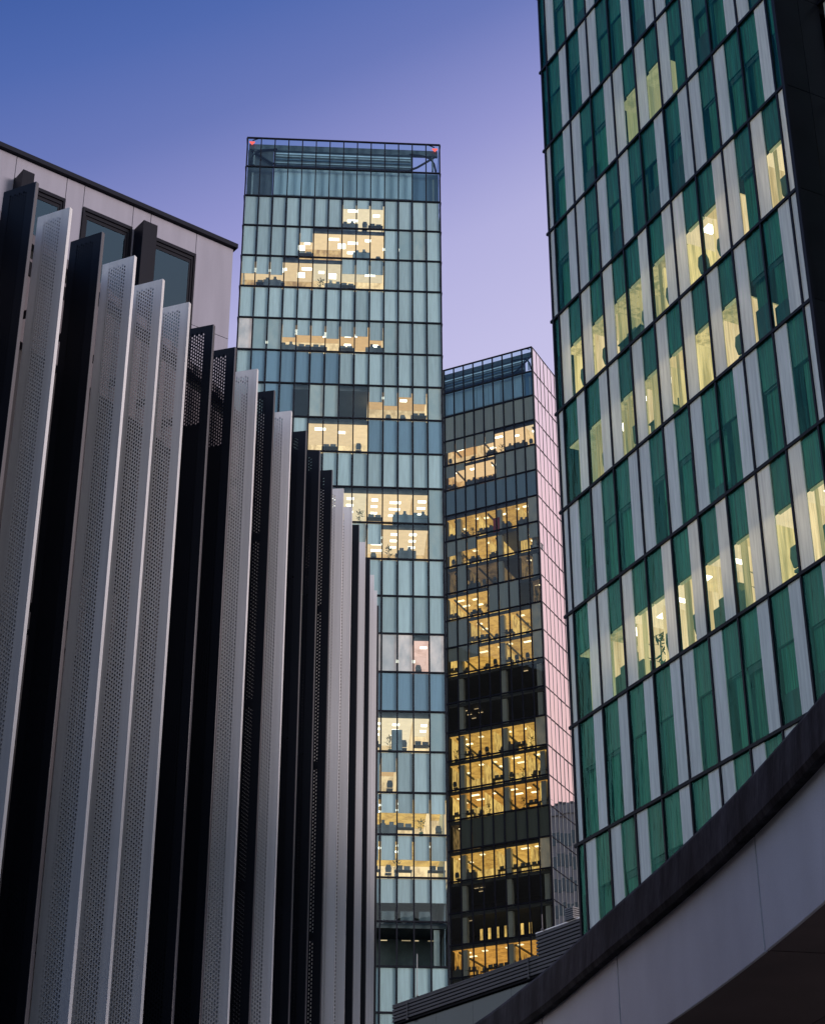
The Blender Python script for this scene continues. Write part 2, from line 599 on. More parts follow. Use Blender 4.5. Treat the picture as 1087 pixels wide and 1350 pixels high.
def desk_mesh(kind, mat):
    k = (kind, mat)
    if k in DESKS:
        return DESKS[k]
    v, f = [], []
    if kind == 0:      # desk with two monitors
        box_geo((-0.7, 0.7, -0.35, 0.35, 0.70, 0.74), v, f)
        for x in (-0.66, 0.62):
            box_geo((x, x + 0.04, -0.3, 0.3, 0, 0.70), v, f)
        box_geo((-0.55, -0.05, -0.05, -0.01, 0.85, 1.18), v, f)
        box_geo((-0.33, -0.27, -0.03, 0.03, 0.74, 0.85), v, f)
        box_geo((0.05, 0.55, -0.02, 0.02, 0.83, 1.14), v, f)
        box_geo((0.27, 0.33, -0.01, 0.05, 0.74, 0.83), v, f)
    elif kind == 1:    # office chair
        box_geo((-0.25, 0.25, -0.25, 0.25, 0.42, 0.50), v, f)
        n = len(v)
        v += [(-0.22, -0.28, 0.55), (0.22, -0.28, 0.55), (0.25, -0.34, 0.85), (0.16, -0.37, 1.12), (-0.16, -0.37, 1.12), (-0.25, -0.34, 0.85)]
        v += [(a, b + 0.07, c) for a, b, c in v[n:n + 6]]
        f += [tuple(range(n + 5, n - 1, -1)), tuple(range(n + 6, n + 12))]
        for i in range(6):
            f.append((n + i, n + (i + 1) % 6, n + 6 + (i + 1) % 6, n + 6 + i))
        box_geo((-0.03, 0.03, -0.03, 0.03, 0.08, 0.42), v, f)
        box_geo((-0.3, 0.3, -0.03, 0.03, 0.03, 0.08), v, f)
        box_geo((-0.03, 0.03, -0.3, -0.035, 0.03, 0.08), v, f)
        box_geo((-0.03, 0.03, 0.035, 0.3, 0.03, 0.08), v, f)
    elif kind == 2:    # low cabinet with things on top
        box_geo((-0.8, 0.8, -0.22, 0.22, 0.0, 0.95), v, f)
        box_geo((-0.6, -0.25, -0.15, 0.15, 0.95, 1.22), v, f)
        box_geo((0.05, 0.45, -0.12, 0.12, 0.95, 1.10), v, f)
        box_geo((0.12, 0.36, -0.1, 0.1, 1.10, 1.38), v, f)
    elif kind == 4:    # person-high cupboard
        box_geo((-0.42, 0.42, -0.25, 0.25, 0.0, 1.9), v, f)
        box_geo((-0.40, -0.02, -0.27, -0.25, 0.1, 1.85), v, f)
        box_geo((0.02, 0.40, -0.27, -0.25, 0.1, 1.85), v, f)
    else:              # potted plant
        rr = random.Random(5)
        box_geo((-0.16, 0.16, -0.16, 0.16, 0, 0.4), v, f)
        for i in range(42):
            a = rr.uniform(0, 6.28)
            h = rr.uniform(0.5, 1.5)
            r_ = rr.uniform(0.05, 0.38)
            c = Vector((r_ * math.cos(a), r_ * math.sin(a), h))
            u = Vector((math.cos(a), math.sin(a), rr.uniform(-0.6, 0.9))) * rr.uniform(0.1, 0.2)
            w = Vector((-math.sin(a), math.cos(a), 0)) * rr.uniform(0.03, 0.06)
            n = len(v)
            v += [tuple(c - u), tuple(c + w), tuple(c + u), tuple(c - w)]
            f.append((n, n + 1, n + 2, n + 3))
        tube_geo([(0, 0, 0.4), (0.02, 0, 0.9), (0, 0.02, 1.3)], 0.02, v, f, 5)
    nm = ['office_desk', 'office_chair', 'low_cabinet', 'potted_plant', 'tall_cupboard'][kind]
    DESKS[k] = raw_mesh(nm, v, f, mat)
    return DESKS[k]


KIND_TXT = ['desk with two monitors', 'office chair', 'low cabinet', 'leafy potted plant', 'tall cupboard']
KIND_CAT = ['desk', 'chair', 'cabinet', 'plant', 'cupboard']
SEEN_LABELS = {}


def c_vis(c):
    return max(0, min(int(c), 25))


def furnish(loc, az, x, y, z, kind, mat, where, grp, flip=False):
    me = desk_mesh(kind, mat)
    o = link(me.name.split('.')[0], me, None, world_of(loc, az, (x, y, z)), R(90 - az) + (math.pi if flip else 0))
    lab = 'dark %s, %s' % (KIND_TXT[kind], where)
    if mat == 'cabinet_red':
        lab = 'red cupboard, %s' % where
    tag(o, lab, KIND_CAT[kind], grp % KIND_CAT[kind])
    return o


# ------------------------------------------------------------------ glass office towers with floor-high panes
def lit_room(t, x0, x1, z0, z1, depth, cm, wm_, lamp, rnd, lamps=True, y0=0.36, beams=False, ns=None):
    top = z1 - 0.46
    box('ceiling', cm, (x0 + 0.01, x1 - 0.01, y0, depth, top - 0.03, top), t)
    box('back_wall', wm_, (x0 + 0.01, x1 - 0.01, depth + 0.002, depth + 0.1, z0 + 0.03, top - 0.035), t)
    box('partition', wm_, (x0 + 0.012, x0 + 0.06, y0 + 0.5, depth - 0.003, z0 + 0.03, top - 0.035), t)
    box('partition', wm_, (x1 - 0.06, x1 - 0.012, y0 + 0.5, depth - 0.003, z0 + 0.03, top - 0.035), t)
    if beams:
        k = x0 + rnd.uniform(0.5, 1.2)
        while k < x1 - 0.5:
            box('ceiling_duct', 'desk_dark', (k, k + 0.16, y0 + 0.3, depth - 0.3, top - 0.24, top - 0.06), t)
            k += rnd.uniform(4.0, 6.5)
    if lamps:
        k = x0 + rnd.uniform(0.3, 0.8)
        while k < x1 - 0.55:
            w = rnd.choice((0.55, 0.6, 0.95))
            d0 = y0 + rnd.uniform(0.5, 1.3)
            box('ceiling_lamp', lamp, (k, min(k + w, x1 - 0.1), d0, d0 + 0.35, top - 0.085, top - 0.034), t)
            if ns:
                for q in range(1, ns):
                    if d0 + q * 1.2 + 0.3 < depth:
                        box('ceiling_lamp', lamp, (k, min(k + w, x1 - 0.1), d0 + q * 1.2, d0 + q * 1.2 + 0.3, top - 0.085, top - 0.034), t)
                k += 1.6
                continue
            if rnd.random() < 0.55 and depth > 4:
                box('ceiling_lamp', lamp, (k, min(k + w, x1 - 0.1), d0 + 1.5, d0 + 1.85, top - 0.085, top - 0.034), t)
            k += rnd.uniform(1.6, 2.9)


def glass_tower(t, loc, az, rows, zt, xl, ncol, total_cols, glassmat, styles, rnd, depth, nrows_total, where, first_vis, grp, mull=0.105, tr=0.13):
    """front = plane y=0, x from xl (left edge) to xl+total_cols*PW; rows: strings for the shown floors"""
    W = total_cols * PW
    # mullions and transoms
    zb = max(zt - nrows_total * PITCH, GROUND + 0.2)
    for c in range(total_cols + 1):
        x = xl + c * PW
        w = mull * (0.5 if 0 < c < total_cols else 0.62)
        box('mullion', 'mullion_dark', (x - w, x + w, -0.10, 0.09, zb, zt - tr / 2 - 0.002), t)
    nr = int((zt - zb) / PITCH)
    for r in range(nr + 1):
        z = zt - r * PITCH
        box('transom', 'transom_dark', (xl - 0.06, xl + W + 0.06, -0.075, 0.085, z - tr / 2, z + tr / 2), t)
        if r >= 2:
            box('floor_slab', 'slab_grey', (xl + 0.1, xl + W - 0.1, 0.345, depth, z - 0.42, z - 0.02), t)
    hidden = []
    for r in range(nr):
        z1 = zt - r * PITCH - tr / 2 - 0.004
        z0 = zt - (r + 1) * PITCH + tr / 2 + 0.004
        code = rows[r] if r < len(rows) else 'b' * ncol
        style = styles.get(r, styles['*'])
        if r in (0, 1):
            pm = 'glass_crown'
        else:
            pm = glassmat
        for c in range(total_cols):
            x0 = xl + c * PW + mull / 2 + 0.004
            x1 = xl + (c + 1) * PW - mull / 2 - 0.004
            if c < total_cols - ncol or c < first_vis[r if r < len(first_vis) else -1] or r >= len(rows):
                hidden.append((x0, x1, 0.0, 0.03, z0, z1))
                continue
            p = box('window_pane', pm, (x0, x1, 0.0, 0.03, z0, z1), t)
            p.rotation_euler = (rnd.uniform(-0.004, 0.004), 0, rnd.uniform(-0.008, 0.008))
            ch = code[c - (total_cols - ncol)]
            if r < 2:
                continue
            h = None
            bm = style['blind']
            if ch == 'b':
                h = 1.0
            elif ch == 'B':
                h, bm = 1.0, 'blind_blue'
            elif ch == 'O':
                h, bm = 1.0, 'blind_olive'
            elif ch == 'g':
                h, bm = 1.0, 'blind_glow'
            elif ch == 'p':
                h, bm = 1.0, 'blind_pink'
            elif ch == 'h':
                h = 0.50
            elif ch == 'H':
                h = 0.32
            elif ch == 'q':
                h = 0.60
            elif ch == 'u':
                h = 0.58
            if h:
                hh = (z1 - z0) * h
                # child of the pane: coordinates relative to the pane's centre
                cx, czz = (x0 + x1) / 2, (z0 + z1) / 2
                zz1 = z1 - czz - 0.02
                jit = rnd.uniform(-0.05, 0.05) if h < 1 else 0
                box('blind', bm, (x0 - cx + 0.02, x1 - cx - 0.02 - (0.05 if rnd.random() < 0.4 else 0), 0.045, 0.065, zz1 - hh + 0.05 + jit, zz1), p)
        # lit rooms: runs of lit columns
        c = 0
        zz0, zz1 = zt - (r + 1) * PITCH, zt - r * PITCH
        if r < 2 or r >= len(rows):
            continue
        while c < ncol:
            if code[c] in 'LhHqm':
                c2 = c
                lim = c + rnd.choice((3, 4, 5))
                while c2 < ncol and code[c2] in 'LhHqm' and (code[c2] == 'm') == (code[c] == 'm') and c2 < lim:
                    c2 += 1
                X0, X1 = xl + (total_cols - ncol + c) * PW, xl + (total_cols - ncol + c2) * PW
                brown = code[c] == 'm'
                cm, wq = ('ceiling_brown', 'wall_brown') if brown else (style['ceil'], style['wall'])
                if cm == 'ceiling_warm':
                    cm, wq = rnd.choice((('ceiling_warm', 'wall_warm'), ('ceiling_cool', 'wall_warm'), ('ceiling_amber', 'wall_warm'), ('ceiling_warm', 'wall_amber')))
                dp = style['depth'] * rnd.uniform(0.75, 1.2)
                lit_room(t, X0, X1, zz0, zz1, dp, cm, wq, style['lamp'], rnd, lamps=(not brown) or rnd.random() < 0.6, beams=style.get('beams', False), ns=style.get('rows'))
                # furniture
                for cc in range(c, c2):
                    if rnd.random() < style['furn']:
                        k = rnd.choice((0, 0, 0, 1, 1, 2, 3))
                        zl = zz0 + 0.03
                        dist = 0.75
                        furnish(loc, az, xl + (total_cols - ncol + cc + 0.5) * PW + rnd.uniform(-0.2, 0.2), dist, zl + style['lift'], k,
                                'desk_dark' if k != 3 else 'plant_leaf', '%s window from left, %s row down, %s' % (ORD[c_vis(cc)], ORD[r], where), grp, rnd.random() < 0.5)
                        box('floor_plinth', 'slab_grey', (xl + (total_cols - ncol + cc) * PW + 0.1, xl + (total_cols - ncol + cc + 1) * PW - 0.1, 0.36, 1.3, zz0, zz0 + 0.02 + style['lift']), t) if style['lift'] > 0.05 else None
                c = c2
            else:
                c += 1
    if hidden:
        boxes('window_glazing', glassmat, hidden, t, 'stuff')
        boxes('window_blinds', styles['*']['blind'], [(a + 0.02, b - 0.02, 0.12, 0.15, e + 0.03, f_ - 0.02) for a, b, _, _, e, f_ in hidden], t, 'stuff')
    return zb


rnd = random.Random(11)

# ---- central teal tower
C_LOC = (2.674, 139.975, 0.0)
C_ZT = 117.45
C_AZ = 86.4
tc_ = root('teal_glass_tower', 'tall slab tower of teal glass panes with scattered warm lit offices, centre', 'tower', C_LOC, C_AZ)
C_ROWS = ['..............',
          '..............',
          'bbbbbbbHHHbbbb',
          'bbbbhLLLLLbggb',
          'qqqLLLLhhhbbbb',
          'bbbbbbbbbbbbbb',
          'pggqhhqhhqgbbb',
          'BBBBBBBbbbbbbb',
          'bBBBdggddhqHhg',
          'bbbbbLLLLBBBBB',
          'bbbbbbbbbbbbbb',
          'bbbbbbLLLLLLLg',
          'bbbbbbbbgqLLLg',
          'bbbbbbbbbbbbbb',
          'bbbbbbbbbbbbbb',
          'bbbbbbbbbpppLp',
          'BBBBBBBBBBBBBB',
          'bbbbbbbbbLLLLg',
          'bbbbbbbbbbhbbb',
          'bbbbbbbbbhhhhh',
          'bbbbbbbbbqqqqq',
          'bbbbbbbbbuuuuu',
          'bbbbbbbbbddddd',
          'bbbbbbbbbbbbbb',
          'bbbbbbbbbbbbbb',
          'bbbbbbbbbbbbbb']
CS = {'*': dict(blind='blind_teal', ceil='ceiling_warm', wall='wall_warm', lamp='lamp_white', depth=3.6, furn=0.75, lift=0.0)}
CS[15] = dict(CS['*'], wall='wall_pink', ceil='wall_pink')
for r_ in (11, 12, 17):
    CS[r_] = dict(CS['*'], depth=5.5, rows=3)
for r_ in (19, 20):
    CS[r_] = dict(CS['*'], ceil='ceiling_gold', wall='wall_warm', depth=6.0)
C_FIRST = [0, 0, 0, 0, 0, 0, 0, 1, 2, 3, 5, 6, 7, 7, 8, 8] + [8] * 12
glass_tower(tc_, C_LOC, C_AZ, C_ROWS, C_ZT, -14 * PW, 14, 14, 'glass_teal', CS, rnd, 18.0, 34, 'teal tower',
            C_FIRST, '%ss behind the lit windows of the teal tower')
CW = 14 * PW
CD = 20.0


def tower_shell(t, xl, W, D, zt, side_mat, dark=True):
    zb = GROUND + 0.01
    box('core', 'interior_dark', (xl + 0.6, xl + W - 0.6, 7.5, D - 1.0, zb, zt - 2 * PITCH - 0.5), t)
    box('back_wall', side_mat, (xl + 0.02, xl + W - 0.02, D - 0.1, D, zb, zt - PITCH), t)


tower_shell(tc_, -CW, CW, CD, C_ZT, 'city_pale')
# side walls of the teal tower (edge-on from the camera), glazed in the same grid
for xs in (-CW, 0.0):
    s = -1 if xs < 0 else 1
    a, b = sorted((xs + 0.004 * s, xs + 0.05 * s))
    boxes('side_glazing', 'glass_side', [(a, b, 0.12, CD - 0.12, GROUND + 0.3, C_ZT - 0.2)], tc_)
    a, b = sorted((xs - 0.25 * s, xs - 0.2 * s))
    boxes('side_lining', 'blind_teal', [(a, b, 0.35, CD - 0.2, GROUND + 0.3, C_ZT - 2 * PITCH)], tc_)
    boxes('side_frame', 'transom_dark', [(min(xs, xs + 0.12 * s), max(xs, xs + 0.12 * s), 0.095, CD, C_ZT - k * PITCH - 0.08, C_ZT - k * PITCH + 0.08) for k in range(0, 34)], tc_)


def crown(t, xl, W, zt, D, n, dark_end=2):
    """two-storey open glass crown: setback plant wall, gutter, light strips, corner bracing"""
    a, b = xl + dark_end * PW, xl + W - dark_end * PW
    box('roof_deck', 'slab_grey', (xl + 0.1, xl + W - 0.1, 0.2, D - 0.2, zt - 2 * PITCH - 0.3, zt - 2 * PITCH + 0.05), t)
    # setback plant room wall
    box('plant_wall', 'blind_grey', (a, b, 0.50, 0.8, zt - 2 * PITCH + 0.06, zt - PITCH + 0.35), t)
    for k in range(n):
        x = a + (b - a) * k / n
        box('plant_panel', 'blind_teal', (x + 0.03, x + (b - a) / n - 0.03, 0.42, 0.48, zt - 2 * PITCH + 0.55, zt - PITCH - 0.10), t)
    box('plant_sill', 'mullion_dark', (a, b, 0.36, 0.47, zt - 2 * PITCH + 0.2, zt - 2 * PITCH + 0.40), t)
    box('gutter', 'interior_grey', (xl + 0.15, xl + W - 0.15, 0.55, 0.85, zt - 0.95, zt - 0.30), t)
    box('louvre_wall', 'interior_grey', (a, b, 0.90, 1.1, zt - PITCH + 0.37, zt - 0.70), t)
    for dz, hgt, m_ in ((1.02, 0.10, 'strip_dim'), (1.35, 0.12, 'blind_teal'), (1.75, 0.10, 'blind_blue'), (2.15, 0.12, 'blind_teal'), (2.5, 0.35, 'mullion_dark')):
        box('louvre', m_, (a + 0.1, b - 0.1, 0.80, 0.88, zt - dz - hgt, zt - dz), t)
    box('corner_panel', 'slab_grey', (xl + 0.1, a - 0.1, 0.62, 0.70, zt - 2 * PITCH + 0.3, zt - 1.0), t)
    box('corner_panel', 'blind_blue', (b + 0.05, xl + W - 0.1, 0.62, 0.70, zt - 2 * PITCH + 0.3, zt - PITCH + 0.35), t)
    # curved bracing in both corners
    for s, xc in ((1, xl + 0.25), (-1, xl + W - 0.25)):
        def P(u, w):
            return (xc + s * u, 0.48, zt - w + 0.42)
        tube('brace', 'mullion_dark', [P(0.1, 3.3), P(0.25, 2.4), P(0.6, 1.75), P(1.3, 1.45), P(2.6, 1.3)], 0.10, t)
        tube('brace', 'mullion_dark', [P(0.15, 1.5), P(1.0, 2.2), P(1.9, 2.9), P(2.5, 3.2)], 0.11, t)
        tube('brace', 'mullion_dark', [P(0.2, 0.35), P(0.7, 0.1)], 0.06, t)
        tube('brace', 'column_pale', [P(0.4, 3.3), P(0.42, 1.6)], 0.09, t)
        box('corner_column', 'column_pale', (xc + s * 0.35 - 0.08, xc + s * 0.35 + 0.08, 0.55, 0.7, zt - 2 * PITCH + 0.3, zt - PITCH - 0.3), t)


crown(tc_, -CW, CW, C_ZT, CD, 10)
for x, nm in ((-CW + 0.42, 'left'), (-0.42, 'right')):
    v = [(-0.26, 0, 0), (0.26, 0, 0), (0.05 if x < -1 else -0.05, 0, -0.30), (-0.26, 0.18, 0), (0.26, 0.18, 0), (0, 0.18, -0.30)]
    o = link('warning_lamp', raw_mesh('warning_lamp', v, [(0, 2, 1), (3, 4, 5), (0, 1, 4, 3), (1, 2, 5, 4), (2, 0, 3, 5)], 'lamp_red'), tc_,
             (x, 0.25, C_ZT - 0.22))
# bigger silhouettes in the teal tower
WT = 'of the teal tower'
GT = '%ss behind the lit windows of the teal tower'
for c, r, k, mt in ((8.4, 3, 2, 'cabinet_teal'), (11.3, 11, 2, 'cabinet_teal'), (12.5, 11, 2, 'cabinet_teal'), (11.0, 17, 4, 'cabinet_teal'), (2.2, 4, 2, 'desk_dark'),
                    (11.6, 12, 2, 'desk_dark'), (11.0, 20, 3, 'desk_dark')):
    furnish(C_LOC, C_AZ, -CW + c * PW, 0.62, C_ZT - (r + 1) * PITCH + 0.12, k, mt, 'at the glass, %s window from left, %s row down, teal tower' % (ORD[int(c)], ORD[r]), GT)
for c, r, w_ in ((10.3, 22, 0.5), (11.6, 22, 0.7), (12.2, 22, 0.35), (13.1, 22, 0.6), (11.4, 21, 0.3)):
    x, z = -CW + c * PW, C_ZT - r * PITCH - 1.15
    box('ceiling_lamp', 'lamp_dim', (x - w_ / 2, x + w_ / 2, 1.2, 1.28, z, z + 0.05), tc_)
for r in (21, 22):
    z = C_ZT - (r + 1) * PITCH
    box('back_wall', 'interior_grey', (-CW + 8 * PW, -0.6, 3.2, 3.3, z + 0.02, z + PITCH - 0.45), tc_)
for c in (13.35,):
    x, z = -CW + c * PW, C_ZT - 23 * PITCH + 0.02
    box('column', 'column_pale', (x - 0.22, x + 0.22, 0.5, 0.95, z, z + PITCH - 0.5), tc_)
for c in (9.4, 10.5, 11.6, 12.7):
    x, z = -CW + c * PW, C_ZT - 22 * PITCH + 0.02
    box('balustrade', 'interior_grey', (x - 0.5, x + 0.5, 0.4, 0.45, z, z + 0.9), tc_)
# round pendant lamps hanging behind the glass
for c, r, dz in ((4.15, 3, 2.25), (7.0, 3, 1.9), (10.0, 3, 2.1), (11.1, 3, 2.1), (1.0, 4, 1.4), (2.0, 4, 1.5), (2.95, 4, 1.5), (2.0, 6, 2.5), (4.0, 6, 1.3),
                 (6.1, 6, 1.5), (8.1, 6, 1.5), (4.2, 4, 1.9), (6.4, 4, 1.9), (11.0, 15, 2.4), (12.0, 15, 2.4)):
    x, z = -CW + c * PW, C_ZT - r * PITCH - dz
    big = (c, r) in ((4.15, 3), (7.0, 3), (4.2, 4), (6.4, 4), (4.0, 6), (6.1, 6))
    w_, h_ = (0.34, 0.26) if big else (0.12, 0.12)
    p = box('pendant_lamp', 'lamp_white', (x - w_, x + w_, 0.20, 0.30, z - h_, z + h_), tc_)

# ---- darker tower behind, seen on its corner
L_LOC = (14.62, 189.94, 0.0)
L_AZ = 116.2
L_ZT = 127.6
tl_ = root('dark_glass_tower', 'dark glass tower behind with amber lit floors and a pink mirror side', 'tower', L_LOC, L_AZ)
L_ROWS = ['.........', '.........',
          'bbbbbbbbb', 'hhhhhLLLL', 'hHLLLbbbb', 'BBBBBBBBB', 'LLLLLLLLg', 'qhhLLddqq', 'mbmmmddmd', 'LLLLbbbdm', 'bbLLLLLLg',
          'hqhLLLLLg', 'ddddddddd', 'ddddddddd', 'LLLLLLLLg', 'LLLLLLLLL', 'LLLLLLLLL', 'mOOOOOOOO', 'LLLLLLLLg', 'ddddddddd', 'ddddddddd',
          'LLLLLLLLL', 'ddddddddd', 'ddddddddd', 'ddddddddd']
base = dict(blind='blind_grey', ceil='ceiling_gold', wall='wall_gold', lamp='lamp_warm', depth=6.5, furn=0.85, lift=0.0, beams=True)
LS = {'*': base, 3: dict(base, ceil='ceiling_warm', wall='wall_warm', lamp='lamp_white', depth=4.5), 4: dict(base, ceil='ceiling_warm', wall='wall_warm', lamp='lamp_white', depth=4.5),
      16: dict(base, ceil='ceiling_orange', wall='wall_gold'), 21: dict(base, ceil='ceiling_orange', wall='wall_orange')}
for k in (12, 13, 14, 17, 18, 19, 20, 22):
    LS[k] = dict(LS.get(k, base), blind='blind_blue')
LS[5] = dict(base, blind='blind_blue')
rnd = random.Random(23)
LWID = 14 * PW
glass_tower(tl_, L_LOC, L_AZ, L_ROWS, L_ZT, -LWID, 9, 14, 'glass_smoke', LS, rnd, 12.0, 38, 'dark tower', [5] * 40,
            '%ss behind the lit windows of the dark tower', mull=0.12, tr=0.16)
LD = 17.0
tower_shell(tl_, -LWID, LWID, LD, L_ZT, 'city_pale')
crown(tl_, -LWID, LWID, L_ZT, LD, 10, 1)
# pale columns behind the glass
for r in range(6, 24):
    for x in (-0.75, -5.1, -10.4):
        z0 = L_ZT - (r + 1) * PITCH + 0.02
        if r == 9 or r == 5:
            continue
        lit = L_ROWS[r][4] == 'L' if r < len(L_ROWS) else False
        box('column', 'column_pale', (x - 0.28, x + 0.28, 0.4, 0.95, z0, z0 + PITCH - 0.5), tl_)
furnish(L_LOC, L_AZ, -4.15 * PW, 0.62, L_ZT - 7 * PITCH + 0.02, 4, 'cabinet_red', 'fifth window from left, seventh row down, dark tower', '%ss behind the lit windows of the dark tower')
for r, u, n_ in ((13, -10.6, 3), (13, -9.2, 2), (8, -2.2, 1), (9, -1.4, 1), (19, -9.6, 2), (19, -8.9, 1), (17, -10.2, 2), (12, -3.0, 1), (20, -10.4, 1), (22, -8.0, 2)):
    for q in range(n_):
        z = L_ZT - r * PITCH - 0.62
        box('ceiling_lamp', 'lamp_dim', (u, u + 0.5, 1.3 + q * 1.2, 1.42 + q * 1.2, z, z + 0.05), tl_)
for k in range(7):
    x, z = -9.6 + k * 0.95, L_ZT - 21 * PITCH
    if k != 4:
        box('glow_blind', 'wall_gold', (x, x + 0.32, 2.6, 2.64, z + 1.0, z + 2.2), tl_)  # blind glows by itself, no lit room behind
# right side: a mirror of pink sky in narrow panes
SPW = 1.15
nside = 14
side_panes, side_blinds, side_mull = [], [], []
for r in range(36):
    z1 = L_ZT - r * PITCH - 0.06
    z0 = L_ZT - (r + 1) * PITCH + 0.06
    for c in range(nside):
        y0, y1 = 0.12 + c * SPW, 0.12 + (c + 1) * SPW
        if z0 < GROUND:
            continue
        side_panes.append((0.02, 0.05, y0 + 0.03, y1 - 0.03, z0, z1))
        if 3 <= r <= 18:
            side_blinds.append((-0.20, -0.16, y0 + 0.08, y1 - 0.08, z0, z1))
rnt = random.Random(9)
sv, sf = [], []
for x0, x1, y0, y1, z0, z1 in side_panes:
    n0 = len(sv)
    box_geo((x0, x1, y0, y1, z0, z1), sv, sf)
    ty, tz = rnt.uniform(-0.012, 0.012), rnt.uniform(-0.012, 0.012)
    for q in range(n0, n0 + 8):
        x, y, z = sv[q]
        sv[q] = (x + ty * (1 if y > (y0 + y1) / 2 else -1) + tz * (1 if z > (z0 + z1) / 2 else -1) * 0.8, y, z)
link('side_pane', raw_mesh('side_pane', sv, sf, 'glass_side'), tl_)['kind'] = 'stuff'
boxes('side_blind', 'blind_white', side_blinds, tl_, 'stuff')
for c in range(nside + 1):
    y = 0.12 + c * SPW
    box('side_mullion', 'mullion_dark', (0.0, 0.06, y - 0.018, y + 0.018, GROUND + 0.2, L_ZT - 0.09), tl_)
for c in range(nside):
    y = 0.12 + c * SPW + 0.10
    box('side_fin', 'column_pale', (0.052, 0.08, y - 0.022, y + 0.022, GROUND + 0.2, L_ZT - 0.09), tl_)
for r in range(36):
    z = L_ZT - r * PITCH
    box('side_transom', 'transom_dark', (0.0, 0.09, 0.11, 0.12 + nside * SPW, z - 0.055, z + 0.055), tl_)
    if r > 20:
        box('side_spandrel', 'interior_grey', (-0.25, -0.21, 0.4, nside * SPW, z - 0.5, z - 0.1), tl_)

# ------------------------------------------------------------------ green striped tower on the right
R_LOC = (5.156, 54.758, 0.0)
R_AZ = 153.6
tr_ = root('green_striped_tower', 'leaning-looking tower of alternating green glass and frosted strips, right edge', 'tower', R_LOC, R_AZ)
RP = 3.905
L0 = 49.76
MX = [0.2 + 1.44 * k for k in range(10)]       # mullions, x from the left corner
R_LEFT, R_RIGHT = -0.2, 13.5
PAT = {-3: 'GWGWWGWGG', -2: 'WGGWGWWGG', -1: 'WWWGGWGWG', 0: 'GGWGGWWGW', 1: 'GWGWWWWGW', 2: 'GWWWGGWWG', 3: 'WWWGGWGWW', 4: 'GGWWWWWWG', 5: 'WWGWWWGWW',
       6: 'GWWGGGGWW', 7: 'GGGGWWGGG', 8: 'WWWGGWWWW', 9: 'GWGWWGWGG', 10: 'WGGWGWWGG', 11: 'GGWGGWWGW', 12: 'WWWGGWGWW', 13: 'GGWWWWWWG'}
R_LIT = {1: {3: 'd', 4: 'd'}, 3: {0: 'm', 1: 'b', 2: 'm', 3: 'm', 4: 'b', 5: 'b', 6: 'b', 8: 'b'}, 4: {0: 'd', 1: 'm', 2: 'm', 3: 'b', 4: 'b', 5: 'm', 6: 'b'},
         6: {0: 'd', 1: 'b', 2: 'b', 3: 'b', 4: 'b', 5: 'b', 6: 'b', 7: 'b', 8: 'b'}}
EDGE = {-1: 'G', 0: 'G', 1: 'W', 2: 'W', 3: 'G', 4: 'W', 5: 'W', 6: 'W', 7: 'W', 8: 'G'}
REDGE = {1: 'G', 2: 'G', 3: 'W', 4: 'W', 5: 'W', 6: 'G'}
rnd = random.Random(5)
G_W, W_W = 0.85, 0.59
ztop = L0 + 4 * RP
zbot = GROUND + 0.2
for k, x in enumerate([R_LEFT] + MX + [R_RIGHT]):
    # paired green panes meet at a heavier mullion
    w = 0.034 if k else 0.045
    box('mullion', 'mullion_navy', (x - w, x + w, -0.045, 0.07, zbot, ztop), tr_)
for i in range(-4, 14):
    z = L0 - i * RP
    if z < GROUND + 0.3:
        break
    box('transom', 'transom_dark', (R_LEFT - 0.16, R_RIGHT + 0.05, -0.06, 0.068, z - 0.05, z + 0.05), tr_)
    box('floor_slab', 'interior_dark', (R_LEFT + 0.05, R_RIGHT - 0.1, 0.165, 9.0, z - 0.10, z + 0.12), tr_)
